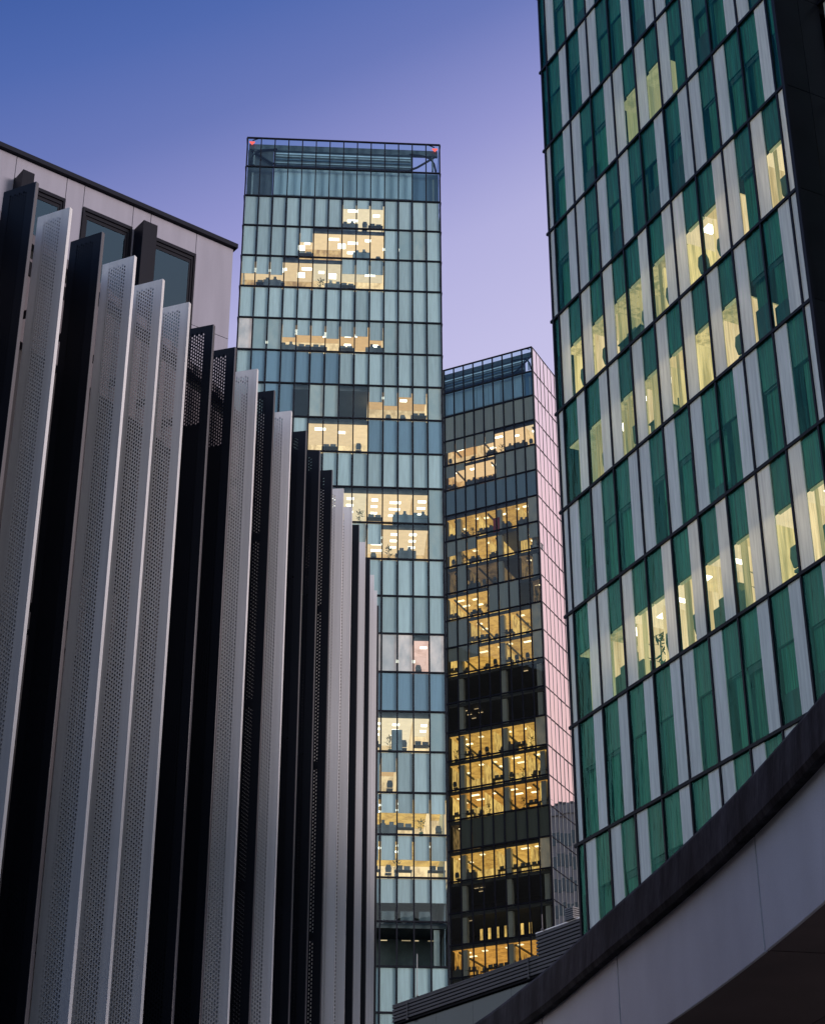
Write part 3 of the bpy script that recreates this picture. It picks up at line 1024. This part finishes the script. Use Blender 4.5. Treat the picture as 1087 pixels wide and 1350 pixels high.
for i in range(-4, 13):
    z1, z0 = L0 - i * RP - 0.054, L0 - (i + 1) * RP + 0.054
    if z0 < GROUND + 0.1:
        break
    pat = PAT.get(i, 'GWGWWGWGG')
    mid = z0 + (z1 - z0) * 0.60
    cells = []
    for k in range(9):
        a, b = MX[k] + 0.037, MX[k + 1] - 0.037
        if pat[k] == 'G':
            s = a + (b - a) * 0.59
            cells += [('G', a, s, k), ('W', s, b, k)]
        else:
            s = a + (b - a) * 0.41
            cells += [('W', a, s, k), ('G', s, b, k)]
    cells.append((EDGE.get(i, 'G'), R_LEFT + 0.052, MX[0] - 0.037, -1))
    cells.append((REDGE.get(i, 'W'), MX[9] + 0.037, R_RIGHT - 0.047, 9))
    for typ, a, b, k in cells:
        lit = R_LIT.get(i, {}).get(k)
        if typ == 'W':
            box('frosted_panel', 'frosted_glass', (a + 0.002, b - 0.002, 0.0, 0.03, z0, z1), tr_)
        else:
            p = box('green_pane', 'glass_green', (a + 0.002, b - 0.002, 0.0, 0.03, z0, z1), tr_)
            cx, cz = (a + b) / 2, (z0 + z1) / 2
            hx = (b - a) / 2 - 0.004
            box('spandrel', 'spandrel_green', (-hx, hx, 0.06, 0.10, mid - cz, z1 - cz), p)
            if lit:
                box('head_frame', 'wall_lime_dim', (-hx, hx, 0.12, 0.20, mid - cz - 0.05, mid - cz - 0.002), p)
            else:
                lower = 0.0 if rnd.random() < 0.7 else rnd.uniform(0.2, 0.9)
                q = rnd.random()
                cy_ = 0.125 + 0.10 * rnd.random()
                ca, cb = (-hx, hx) if q < 0.6 else ((-hx, hx * rnd.uniform(0.0, 0.8)) if q < 0.8 else (-hx * rnd.uniform(0.0, 0.8), hx))
                box('curtain', 'curtain_green', (ca, cb, cy_, cy_ + 0.02, z0 - cz + 0.02, mid - cz - 0.02), p)
                if rnd.random() < 0.7:
                    rh = rnd.uniform(0.05, 0.22)
                    box('lintel_shade_band', 'deep_green', (-hx, hx, 0.105, 0.12, mid - cz - rh, mid - cz - 0.004), p)  # dark band painted for the lintel's shadow at mid height
                if rnd.random() < 0.3:
                    zs = z0 - cz + rnd.uniform(0.5, 1.5)
                    box('desk_edge', 'deep_green', (-hx, hx, 0.115, 0.122, z0 - cz + 0.02, zs), p)
    # rooms
    done = set()
    for k, ltype in sorted(R_LIT.get(i, {}).items()):
        a = (MX[k] if k >= 0 else R_LEFT) + 0.02
        b = (MX[k + 1] if k < 9 else R_RIGHT) - 0.02
        wallm = {'b': rnd.choice(('wall_lime', 'wall_cream', 'wall_cream')), 'm': rnd.choice(('wall_olive', 'wall_lime')), 'd': 'wall_lime_dim'}[ltype]
        ceilm = {'b': rnd.choice(('ceiling_lime', 'ceiling_cream', 'wall_olive')), 'm': rnd.choice(('wall_olive', 'wall_lime')), 'd': 'wall_lime_dim'}[ltype]
        dep = {'b': 2.6, 'm': 1.6, 'd': 1.2}[ltype] * rnd.uniform(0.7, 1.4)
        box('ceiling', ceilm, (a, b, 0.22, dep, mid - 0.02, mid + 0.03), tr_)
        box('back_wall', wallm, (a, b, dep + 0.002, dep + 0.06, z0 - 0.03, mid - 0.022), tr_)
        box('partition', wallm, (a, a + 0.03, 0.5, dep - 0.003, z0 - 0.03, mid - 0.022), tr_)
        box('partition', wallm, (b - 0.03, b, 0.5, dep - 0.003, z0 - 0.03, mid - 0.022), tr_)
        if ltype == 'b' or (ltype == 'm' and rnd.random() < 0.4):
            gx = (a + b) / 2 + (0.28 if pat[k] == 'W' else -0.1)
            d0 = rnd.uniform(0.45, min(1.0, dep - 0.6))
            lw, ld = rnd.choice(((0.20, 0.40), (0.28, 0.25), (0.10, 0.8), (0.24, 0.5)))
            box('ceiling_lamp', 'lamp_white', (gx - lw, gx + lw, d0, min(d0 + ld, dep - 0.05), mid - 0.06, mid - 0.022), tr_)
        if ltype != 'd':
            # a door leaf, shelf or pin board on the back wall and a half-drawn curtain now and then
            q = rnd.uniform(0.15, 0.7) * (b - a)
            hh = rnd.uniform(0.8, 2.0)
            box('shelf_unit', rnd.choice(('wall_olive', 'wall_lime_dim', 'cabinet_teal')), (a + q, min(a + q + rnd.uniform(0.25, 0.55), b - 0.05), dep - 0.25, dep - 0.004, z0, min(z0 + hh, mid - 0.1)), tr_)
            if rnd.random() < 0.4:
                q = a + (b - a) * (0.45 if pat[k] == 'W' else 0.05)
                box('side_curtain', 'wall_olive', (q, q + rnd.uniform(0.12, 0.35), 0.24, 0.27, z0, mid - 0.03), tr_)
        if ltype != 'd' and rnd.random() < 0.75:
            kk = rnd.choice((1, 1, 3, 0, 2))
            gx = (a + b) / 2 + (0.25 if pat[k] == 'W' else -0.15)
            furnish(R_LOC, R_AZ, gx, 0.62, z0 - 0.02, kk, 'desk_green' if kk != 3 else 'plant_leaf',
                    '%s window from left, %s row down, green tower' % (ORD[k], ORD[i + 1]), '%ss behind the lit windows of the green tower')
box('core', 'interior_dark', (R_LEFT + 0.3, R_RIGHT - 0.2, 3.2, 8.5, GROUND + 0.01, ztop - 0.5), tr_)
box('side_wall', 'dark_panel', (R_LEFT - 0.02, R_LEFT + 0.05, 0.085, 9.0, GROUND + 0.01, ztop), tr_)
box('roof', 'slab_grey', (R_LEFT, R_RIGHT, 0.1, 9.0, ztop - 0.3, ztop), tr_)
# dark return at the right corner, then the facade goes on
for i in range(-4, 13):
    z1, z0 = L0 - i * RP - 0.012, L0 - (i + 1) * RP + 0.012
    if z0 < GROUND:
        break
    box('return_panel', 'dark_panel', (R_RIGHT + 0.02, R_RIGHT + 0.10, 0.02, 0.88, z0, z1), tr_)
    box('return_panel', 'dark_panel', (R_RIGHT + 0.02, R_RIGHT + 0.10, 0.90, 1.72, z0, z1), tr_)
    box('green_pane', 'glass_green', (R_RIGHT + 0.9, R_RIGHT + 1.75, 1.74, 1.77, z0 + 0.05, z1 - 0.05), tr_)
    box('frosted_panel', 'frosted_glass', (R_RIGHT + 0.3, R_RIGHT + 0.88, 1.74, 1.77, z0 + 0.05, z1 - 0.05), tr_)
    box('transom', 'transom_dark', (R_RIGHT + 0.11, R_RIGHT + 1.9, 1.64, 1.735, z1 - 0.05, z1 + 0.06), tr_)
box('corner_post', 'mullion_dark', (R_RIGHT + 0.05, R_RIGHT + 0.14, -0.08, 0.015, zbot, ztop), tr_)
box('wing_lining', 'spandrel_green', (R_RIGHT + 0.2, R_RIGHT + 9, 1.9, 2.0, zbot, ztop), tr_)
box('wing_body', 'dark_panel', (R_RIGHT + 1.8, R_RIGHT + 10, 1.80, 8.9, zbot, ztop - 0.01), tr_)

# ------------------------------------------------------------------ left: building wrapped in perforated fins
S = 14.0 / 11.0
OUTER = [(-3.47, 13.63), (-3.22, 14.01), (-2.97, 14.39), (-2.71, 14.77), (-2.48, 15.16), (-2.26, 15.56), (-2.05, 15.96), (-1.86, 16.38), (-1.66, 16.80),
         (-1.505, 17.23), (-1.345, 17.655), (-1.20, 18.085), (-1.065, 18.525), (-0.94, 18.975), (-0.825, 19.42), (-0.735, 19.88), (-0.66, 20.34),
         (-0.595, 20.80), (-0.545, 21.26), (-0.505, 21.72), (-0.475, 22.18), (-0.458, 22.64)]
LIGHT = 'DWDWWWDDWDWDDDWWDWDWWD'
FINH = 14.0
FD = 0.47
FT = 0.028


def fin_az(i):
    i0, i1 = max(i - 1, 0), min(i + 1, len(OUTER) - 1)
    a = math.degrees(math.atan2(OUTER[i1][0] - OUTER[i0][0], OUTER[i1][1] - OUTER[i0][1]))
    return a + 82.0


def perf_mesh():
    """sheet x 0..w, z 0..h, with staggered rounded slots cut through it"""
    w0, w1 = 0.095, 0.352
    ncol = 8
    cw = (w1 - w0) / ncol
    chh = 0.052
    z_lo, z_hi = 0.3, FINH - GROUND - 0.4 - 0.06
    rows_n = int((z_hi - z_lo) / chh)
    verts, faces = [], []

    def quad(x0, x1, za, zb):
        n = len(verts)
        verts.extend([(x0, 0, za), (x1, 0, za), (x1, 0, zb), (x0, 0, zb)])
        faces.append((n, n + 1, n + 2, n + 3))
    zh = z_lo + rows_n * chh
    for c in range(ncol):
        off = chh / 2 if c % 2 else 0.0
        x0 = w0 + c * cw
        if off:
            quad(x0, x0 + cw, z_lo, z_lo + off)
            quad(x0, x0 + cw, zh - chh + off, zh)
        for r in range(rows_n - (1 if off else 0)):
            za = z_lo + r * chh + off
            n = len(verts)
            verts.extend([(x0, 0, za), (x0 + cw, 0, za), (x0 + cw, 0, za + chh), (x0, 0, za + chh)])
            cx, cz = x0 + cw / 2, za + chh / 2
            rx, rz = 0.0098, 0.0195
            pts = [(-1, -0.55), (0, -1), (1, -0.55), (1, 0.55), (0, 1), (-1, 0.55)]
            for a, b in pts:
                verts.append((cx + a * rx, 0, cz + b * rz))
            h = n + 4
            faces.extend([(n, n + 1, h + 2, h + 1, h), (n + 1, n + 2, h + 3, h + 2), (n + 2, n + 3, h + 5, h + 4, h + 3), (n + 3, n, h, h + 5)])
    # margins above and below
    quad(w0, w1, 0.0, z_lo)
    quad(w0, w1, zh, FINH - GROUND - 0.4)
    quad(0, w0, 0, FINH - GROUND - 0.4)
    quad(w1, FD - 0.012, 0, FINH - GROUND - 0.4)
    return verts, faces


BRACK = [k * 2.4 + 0.9 for k in range(0, 6)]
pv, pf = perf_mesh()
# give the sheet 2 mm of thickness
pm_l = raw_mesh('perforated_sheet', pv, pf, 'fin_light')
pm_d = raw_mesh('perforated_sheet', pv, pf, 'fin_dark')


def cap_mesh(mat):
    """rounded outer edge, inner edge and top cap of a fin"""
    H = FINH - GROUND - 0.4
    v, f = [], []
    prof = [(FD - 0.014, -FT + 0.0015), (FD - 0.004, -FT), (FD, -FT + 0.006), (FD, FT - 0.006), (FD - 0.004, FT), (FD - 0.014, FT - 0.0015)]
    n = len(prof)
    for z in (0, H):
        v += [(x, y, z) for x, y in prof]
    for i in range(n):
        j = (i + 1) % n
        f.append((i, j, n + j, n + i))
    f.append(tuple(range(n, 2 * n)))
    box_geo((-0.004, 0.010, -FT + 0.003, FT - 0.003, 0, H), v, f)
    return raw_mesh('fin_edge', v, f, mat)


cap_l, cap_d = cap_mesh('fin_light'), cap_mesh('fin_dark_edge')
fb = root('fin_clad_building', 'curved low building wrapped in black and white perforated vertical fins', 'building', (-4.4, 17.4, 0), 90)
fb.rotation_euler = (0, 0, 0)
FBO = Vector((-4.4, 17.4, 0))
for i, (ox, oy) in enumerate(OUTER):
    az = fin_az(i)
    a = R(90 - az)
    d = Vector((math.cos(a), math.sin(a), 0))
    P = Vector((ox * S, oy * S, 0)) - d * FD - FBO
    P.z = GROUND + 0.4
    light = LIGHT[i] == 'W'
    fin = link('fin', cap_l if light else cap_d, fb, P, a)
    fin['label'] = 'white perforated metal fin' if light else 'black perforated metal fin'
    s1 = link('perforated_sheet', pm_l if light else pm_d, fin, (0, -FT, 0))
    s2 = link('perforated_sheet', pm_l if light else pm_d, fin, (0, FT, 0.013))
    if i in (0, 2):
        box('inner_liner', 'fin_dark', (0.012, FD - 0.016, -0.003, 0.003, 0.0, FINH - GROUND - 0.42), fin)
    if i in (6, 7):
        box('inner_liner', 'fin_dark', (0.012, FD - 0.016, -0.003, 0.003, 0.0, FINH - GROUND - 1.9), fin)
    for q in ([] if light or i in (0, 2, 6, 7) else BRACK):
        box('stiffener', 'fin_light' if light else 'fin_dark', (0.012, FD - 0.016, -FT + 0.004, FT - 0.004, q - 0.05, q + 0.05), fin)

# wall behind the fins
inner = []
for i, (ox, oy) in enumerate(OUTER):
    a = R(90 - fin_az(i))
    d = Vector((math.cos(a), math.sin(a), 0))
    inner.append(Vector((ox * S, oy * S, 0)) - d * (FD + 0.17) - FBO)
first_dir = (inner[0] - inner[1]).normalized()
last_dir = (inner[-1] - inner[-2]).normalized()
line = [inner[0] + first_dir * k for k in (5, 2.4)] + inner + [inner[-1] + (last_dir + Vector((-0.5, 0, 0)) * k * 0.12) * k for k in (2.0, 4.0, 8.0)]


def ribbon(name, mat, pts, z0, z1, t0, t1, parent, kind=None):
    """wall following plan points; t0..t1 = offset along the normal (positive = behind)"""
    v, f = [], []
    nrm = []
    for i in range(len(pts)):
        a, b = pts[max(i - 1, 0)], pts[min(i + 1, len(pts) - 1)]
        d = (b - a).normalized()
        nrm.append(Vector((-d.y, d.x, 0)))
    for p, n_ in zip(pts, nrm):
        for t_, z in ((t0, z0), (t1, z0), (t1, z1), (t0, z1)):
            q = p + n_ * t_
            v.append((q.x, q.y, z))
    for i in range(len(pts) - 1):
        for k in range(4):
            a, b = i * 4 + k, i * 4 + (k + 1) % 4
            f.append((a, b, b + 4, a + 4))
    e = (len(pts) - 1) * 4
    f += [(3, 2, 1, 0), (e, e + 1, e + 2, e + 3)]
    o = link(name, raw_mesh(name, v, f, mat), parent)
    if kind:
        o['kind'] = kind
    return o


ribbon('parapet_cap', 'facade_mauve', line, 13.72, 13.86, -0.03, 0.35, fb)
ribbon('parapet_recess', 'interior_dark', line, 13.56, 13.718, 0.06, 0.34, fb)
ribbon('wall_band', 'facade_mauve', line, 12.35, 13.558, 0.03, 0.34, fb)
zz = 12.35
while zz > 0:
    ribbon('window_band', 'facade_dark', line, max(zz - 2.5, GROUND), zz - 0.002, 0.14, 0.33, fb)
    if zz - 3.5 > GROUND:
        ribbon('spandrel_band', 'facade_dark', line, zz - 3.5, zz - 2.502, 0.05, 0.34, fb)
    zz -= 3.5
for i in range(1, len(line) - 2):
    p = line[i]
    box('window_mullion', 'frame_dark', (p.x - 0.03, p.x + 0.03, p.y - 0.02, p.y + 0.08, GROUND, 12.3), fb)
# floor brackets between fins and wall
for i in range(len(OUTER)):
    a = R(90 - fin_az(i))
    d = Vector((math.cos(a), math.sin(a), 0))
    P = Vector((OUTER[i][0] * S, OUTER[i][1] * S, 0)) - d * FD - FBO
    me = CACHE.get('brk')
    if me is None:
        v, f = [], []
        box_geo((-0.2, -0.006, -0.015, 0.015, -0.05, 0.05), v, f)
        me = CACHE['brk'] = raw_mesh('bracket', v, f, 'frame_dark')
    for z in (12.6, 9.0, 5.4, 1.8):
        link('bracket', me, fb, (P.x, P.y, z), a)
# roof slab
poly = [(p.x, p.y) for p in line]
back_pts = [(poly[-1][0] - 9, poly[-1][1] - 2), (poly[0][0] - 8, poly[0][1] + 3)]
allp = poly + back_pts
v = [(x, y, 13.5) for x, y in allp] + [(x, y, 13.55) for x, y in allp]
# keep the slab just inside the wall
v = []
cxm = sum(p[0] for p in allp) / len(allp)
cym = sum(p[1] for p in allp) / len(allp)
ins = [(x + (cxm - x) * 0.06, y + (cym - y) * 0.02) for x, y in allp]
n = len(ins)
v = [(x, y, 13.30) for x, y in ins] + [(x, y, 13.50) for x, y in ins]
f = [tuple(range(n - 1, -1, -1)), tuple(range(n, 2 * n))] + [(i, (i + 1) % n, n + (i + 1) % n, n + i) for i in range(n)]
link('roof', raw_mesh('roof', v, f, 'ribbed_groove'), fb)

# ------------------------------------------------------------------ left: pale panelled building behind the fins
B_LOC = (-4.014, 33.762, 0.0)
bb = root('pale_panelled_building', 'pale beige panelled building with dark framed windows rising behind the fins', 'building', B_LOC, 52.75)
BT = 25.34
box('core', 'joint_dark', (-16, -0.015, 0.05, 9, GROUND, BT - 0.03), bb)
cols = [-9.6, -8.35, -7.9, -6.7, -6.3, -5.35, -4.17, -3.75, -2.56, -2.12, -0.96, 0.0]
wins = {(-5.35, -4.17): 0, (-3.75, -2.56): 1, (-2.12, -0.96): 2, (-6.7, -6.3): None}
gp = 0.007
for a, b in zip(cols[:-1], cols[1:]):
    is_win = (a, b) in ((-5.35, -4.17), (-3.75, -2.56), (-2.12, -0.96), (-8.35, -7.9))
    if is_win and b - a > 0.6:
        box('facade_panel', 'facade_beige', (a + gp, b - gp, 0.0, 0.049, 24.76, BT - 0.01), bb)
        box('facade_panel', 'facade_beige', (a + gp, b - gp, 0.0, 0.049, 18.9, 21.6), bb)
    else:
        box('facade_panel', 'facade_beige', (a + gp, b - gp, 0.0, 0.049, 22.9 + gp, BT - 0.01), bb)
        box('facade_panel', 'facade_beige', (a + gp, b - gp, 0.0, 0.049, 19.6, 22.9 - gp), bb)
        box('facade_panel', 'facade_beige', (a + gp, b - gp, 0.0, 0.049, 15.6, 19.6 - 2 * gp), bb)
box('coping', 'coping_dark', (-16, 0.06, -0.10, 0.5, BT, BT + 0.11), bb)
box('coping_step', 'coping_dark', (-16, -0.33, 0.1, 0.45, BT + 0.112, BT + 0.17), bb)
# side wall of the far corner
box('side_cladding', 'facade_beige', (-0.014, -0.001, 0.051, 9, GROUND, BT - 0.02), bb)
for a, b in ((-5.35, -4.17), (-3.75, -2.56), (-2.12, -0.96)):
    z0, z1 = 21.62, 24.75
    w = box('window', 'glass_window', (a + 0.14, b - 0.14, 0.021, 0.045, z0 + 0.14, z1 - 0.26), bb)
    cx, cz = (a + b) / 2, (z0 + 0.14 + z1 - 0.26) / 2
    hx = (b - a) / 2
    Z0, Z1 = z0 - cz, z1 - cz
    for k, (inset, y0, y1) in enumerate(((0.0, -0.075, -0.034), (0.045, -0.055, -0.034), (0.09, -0.045, -0.034))):
        o0, o1 = inset + 0.002, inset + 0.047
        top = inset * 1.9
        box('frame', 'frame_dark', (-hx + o0, -hx + o1, y0 + k * 0.012, 0.012, Z0, Z1 - top), w)
        box('frame', 'frame_dark', (hx - o1, hx - o0, y0 + k * 0.012, 0.012, Z0, Z1 - top), w)
        box('frame', 'frame_dark', (-hx + o1 + 0.001, hx - o1 - 0.001, y0 + k * 0.012, 0.012, Z1 - top - 0.083, Z1 - top), w)
    box('blind', 'blind_navy', (-hx + 0.15, hx - 0.15, 0.02, 0.03, Z0 + 0.14, Z1 - 0.27), w)
for x in (-2.33, -5.22):
    hw = 0.17 if x > -3 else 0.13
    box('pier', 'frame_dark', (x - hw, x + hw, -0.42, -0.004, 15.0, 24.74 if x > -3 else 24.72), bb)

# ------------------------------------------------------------------ low dark ribbed building in the gap
G_LOC = (-0.857, 79.995, 0.0)
gb = root('ribbed_roof_building', 'low building with dark horizontal ribbed cladding below the towers', 'building', G_LOC, 144.0)
# lower ribbed band x 0..9.72, z 18.99..19.79 ; upper part x 9.72..14, to z 20.66
nrib = 5
for k in range(nrib):
    z0 = 19.06 + k * 0.145
    box('cladding_plank', 'ribbed_dark', (0.0, 9.73, -0.06, 0.02, z0 + 0.045, z0 + 0.140), gb)
for k in range(11):
    z0 = 19.06 + k * 0.145
    box('cladding_plank', 'ribbed_dark', (9.735, 15.0, -0.06, 0.02, z0 + 0.045, z0 + 0.140), gb)
box('backing', 'ribbed_groove', (0.005, 9.72, 0.022, 6, 19.0, 19.78), gb)
box('backing', 'ribbed_groove', (9.74, 15.0, 0.022, 6, 19.0, 20.66), gb)
for k in range(6):
    box('dark_pane', 'petrol_glass', (0.35 + k * 2.5, 0.35 + k * 2.5 + 2.49, 0.15, 0.2, GROUND, 18.97), gb)
box('lower_body', 'petrol_glass', (0.36, 14.9, 0.21, 6, GROUND, 18.98), gb)
box('edge_trim', 'metal_light', (9.70, 15.0, -0.05, -0.032, 20.68, 20.72), gb)
box('edge_trim', 'ribbed_dark', (-0.02, 9.69, -0.05, 0.02, 19.80, 19.85), gb)
for x, z0, z1, lab, r_ in ((1.13, 19.0, 19.75, 'short thin rod fixed on the ribbed cladding at its left end', 0.02),
                           (9.24, 19.0, 19.85, 'thin rod fixed on the ribbed cladding left of the roof step', 0.02),
                           (10.2, 20.72, 21.35, 'thin rod standing on the upper step of the ribbed roof', 0.018),
                           (1.86, 19.85, 21.64, 'tall thin pale mast rising in front of the teal tower', 0.018)):
    P = world_of(G_LOC, 144.0, (x, -0.10, 0))
    v, f = [], []
    tube_geo([(0, 0, z0), (0, 0, z1)], r_, v, f, 8)
    box_geo((-0.05, 0.05, -0.03, 0.08, z0, z0 + 0.06), v, f)
    o = link('mast', raw_mesh('mast', v, f, 'fin_dark_edge' if z1 < 21.5 else 'column_pale'), None, P)
    tag(o, lab, 'mast')
P = world_of(G_LOC, 144.0, (11.85, 0.1, 20.73))
v, f = [], []
box_geo((-0.28, 0.28, -0.25, 0.25, 0, 0.04), v, f)
for k in range(5):
    box_geo((-0.25, 0.25, -0.24, 0.24, 0.07 + k * 0.085, 0.12 + k * 0.085), v, f)
for a in (-0.25, 0.22):
    for b in (-0.2, 0.17):
        box_geo((a, a + 0.03, b, b + 0.03, 0.04, 0.5), v, f)
tag(link('roof_vent', raw_mesh('roof_vent', v, f, 'city_pale'), None, P, R(-54)), 'pale louvred vent box on the ribbed roof edge', 'vent')

# ------------------------------------------------------------------ curved elevated walkway, bottom right
K = 2.5
PL = [(2.62, 4.0), (2.60, 6.2), (2.47, 8.0), (2.27, 9.55), (2.07, 10.83), (1.87, 11.86), (1.68, 12.70), (1.49, 13.49), (1.335, 14.17), (1.18, 14.86), (0.98, 15.62), (0.70, 16.6),
      (0.35, 17.6), (-0.1, 18.7), (-0.7, 20.0)]


def smooth_line(pts, sub=6):
    o = []
    for i in range(len(pts) - 1):
        p0 = Vector(pts[max(i - 1, 0)])
        p1, p2 = Vector(pts[i]), Vector(pts[i + 1])
        p3 = Vector(pts[min(i + 2, len(pts) - 1)])
        for k in range(sub):
            t = k / sub
            q = 0.5 * ((2 * p1) + (p2 - p0) * t + (2 * p0 - 5 * p1 + 4 * p2 - p3) * t * t + (3 * p1 - p0 - 3 * p2 + p3) * t ** 3)
            o.append(Vector((q.x * K, q.y * K, 0)))
    o.append(Vector((pts[-1][0] * K, pts[-1][1] * K, 0)))
    return o


wk = root('curved_walkway', 'curved elevated walkway with pale fascia panels and dark weathered rim, bottom right', 'walkway', (0, 0, 0), 90)
WL = smooth_line(PL)
WN = []
for i in range(len(WL)):
    d = (WL[min(i + 1, len(WL) - 1)] - WL[max(i - 1, 0)]).normalized()
    WN.append(Vector((-d.y, d.x, 0)))          # points to the left = outwards
ZB, ZT_ = 3.0 * K, 3.712 * K


def sweep(name, mat, prof, i0, i1, parent, smooth=False, shrink=0.0):
    """prof: (offset inwards, z) closed profile swept along WL[i0..i1]"""
    v, f = [], []
    n = len(prof)
    for i in range(i0, i1 + 1):
        base_ = WL[i].copy()
        if shrink and i in (i0, i1):
            j = i + 1 if i == i0 else i - 1
            base_ += (WL[j] - WL[i]).normalized() * shrink
        for t_, z in prof:
            q = base_ - WN[i] * t_
            v.append((q.x, q.y, z))
    m_ = i1 - i0
    for i in range(m_):
        for k in range(n):
            a, b = i * n + k, i * n + (k + 1) % n
            f.append((b, a, a + n, b + n))
    f += [tuple(range(n)), tuple(m_ * n + k for k in reversed(range(n)))]
    return link(name, raw_mesh(name, v, f, mat), parent)


joints = [0, 4 * 6 - 12, 4 * 6, 7 * 6, 10 * 6 - 2, len(WL) - 1]
for a, b in zip(joints[:-1], joints[1:]):
    sweep('fascia_panel', 'fascia_grey', [(0.0, ZB), (0.0, ZT_ + 0.3), (0.05, ZT_ + 0.3), (0.05, ZB)], a, b, wk, shrink=0.030)
sweep('fascia_backing', 'interior_dark', [(0.055, ZB + 0.09), (0.055, ZT_ + 0.3), (0.30, ZT_ + 0.3), (0.30, ZB + 0.09)], 0, len(WL) - 1, wk)
# dark rim: overhanging band, its face leaning slightly back
rp = sweep('rim', 'rim_weathered', [(-0.16, 3.70 * K), (-0.20, 3.74 * K), (-0.15, 4.00 * K), (-0.10, 4.035 * K), (0.35, 4.04 * K), (0.35, 3.72 * K)], 0, len(WL) - 1, wk)
# soffit in panels between the joints, running back under the deck
for a, b in zip(joints[:-1], joints[1:]):
    for s0, s1 in ((0.053, 2.4), (2.42, 4.9), (4.92, 8.0)):
        sweep('soffit_panel', 'soffit_brown', [(s0, ZB + 0.012), (s0, ZB + 0.08), (s1, ZB + 0.08), (s1, ZB + 0.012)], a, b, wk, shrink=0.02)
sweep('deck', 'ribbed_groove', [(0.36, ZB + 0.1), (0.36, 3.95 * K), (8.0, 3.95 * K), (8.0, ZB + 0.1)], 0, len(WL) - 1, wk)
for i in (10, 45, 76):
    q = WL[i] - WN[i] * 5.5
    v, f = [], []
    tube_geo([(q.x, q.y, GROUND), (q.x, q.y, ZB + 0.03)], 0.4, v, f, 16)
    link('support_column', raw_mesh('support_column', v, f, 'fascia_grey'), wk)

# ------------------------------------------------------------------ the city around, beyond the frame (mirrored in the glass, two added for shade)


def city_block(label, loc, az, w, d, h, wall, seed, step=3.5, lit=0.1):
    t = root('office_block', label, 'building', (loc[0], loc[1], 0), az)
    box('body', wall, (-w / 2, w / 2, 0, d, GROUND, h), t)
    z = 2.0
    k = 0
    bands = []
    while z < h - 2:
        bands.append((-w / 2 + 0.5, w / 2 - 0.5, -0.04, d + 0.04, z, z + 1.9))
        z += step
    boxes('window_band', 'petrol_glass', bands, t)
    box('roof_plant', 'city_dark', (-w / 4, w / 5, d * 0.3, d * 0.7, h + 0.002, h + 2.5), t)
    box('parapet', 'city_pale', (-w / 2 - 0.1, w / 2 + 0.1, -0.2, -0.05, h - 0.6, h + 0.7), t)
    return t


city_block('tall dark office slab mirrored in the dark tower, beyond the left edge', (-66, 121), 86.4, 34, 40, 122, 'city_dark', 1)
city_block('grey office block mirrored in the pink side glass, beyond the right edge', (84, 262), 130, 60, 25, 104, 'city_dark', 2)
city_block('lower grey office block mirrored in the pink side glass, far right', (128, 214), 130, 40, 25, 92, 'city_pale', 3)
city_block('long office block mirrored low in the teal tower, behind the viewer', (-10, -70), 90, 90, 20, 32, 'city_dark', 4)
city_block('brick coloured block beyond the left edge, behind the fin building', (-90, 40), 60, 40, 20, 30, 'city_dark', 5)
city_block('unseen dark block added behind the viewer to shade the lower fins', (5, -36), 90, 120, 20, 19, 'city_dark', 6)  # added to cut off low sky and darken the fins' lower parts
city_block('unseen dark block added left of the viewer, shading the low sky', (-44, -20), 10, 60, 20, 11, 'city_dark', 7)  # also added out of view, holds back light from the low sky
city_block('grey office block, lower and nearer, mirrored in the pink side glass', (66, 232), 125, 26, 12, 91, 'city_pale', 8)
city_block('slim dark office block mirrored in the pink side glass, beyond the right edge', (98, 236), 130, 12, 12, 99, 'city_dark', 9)
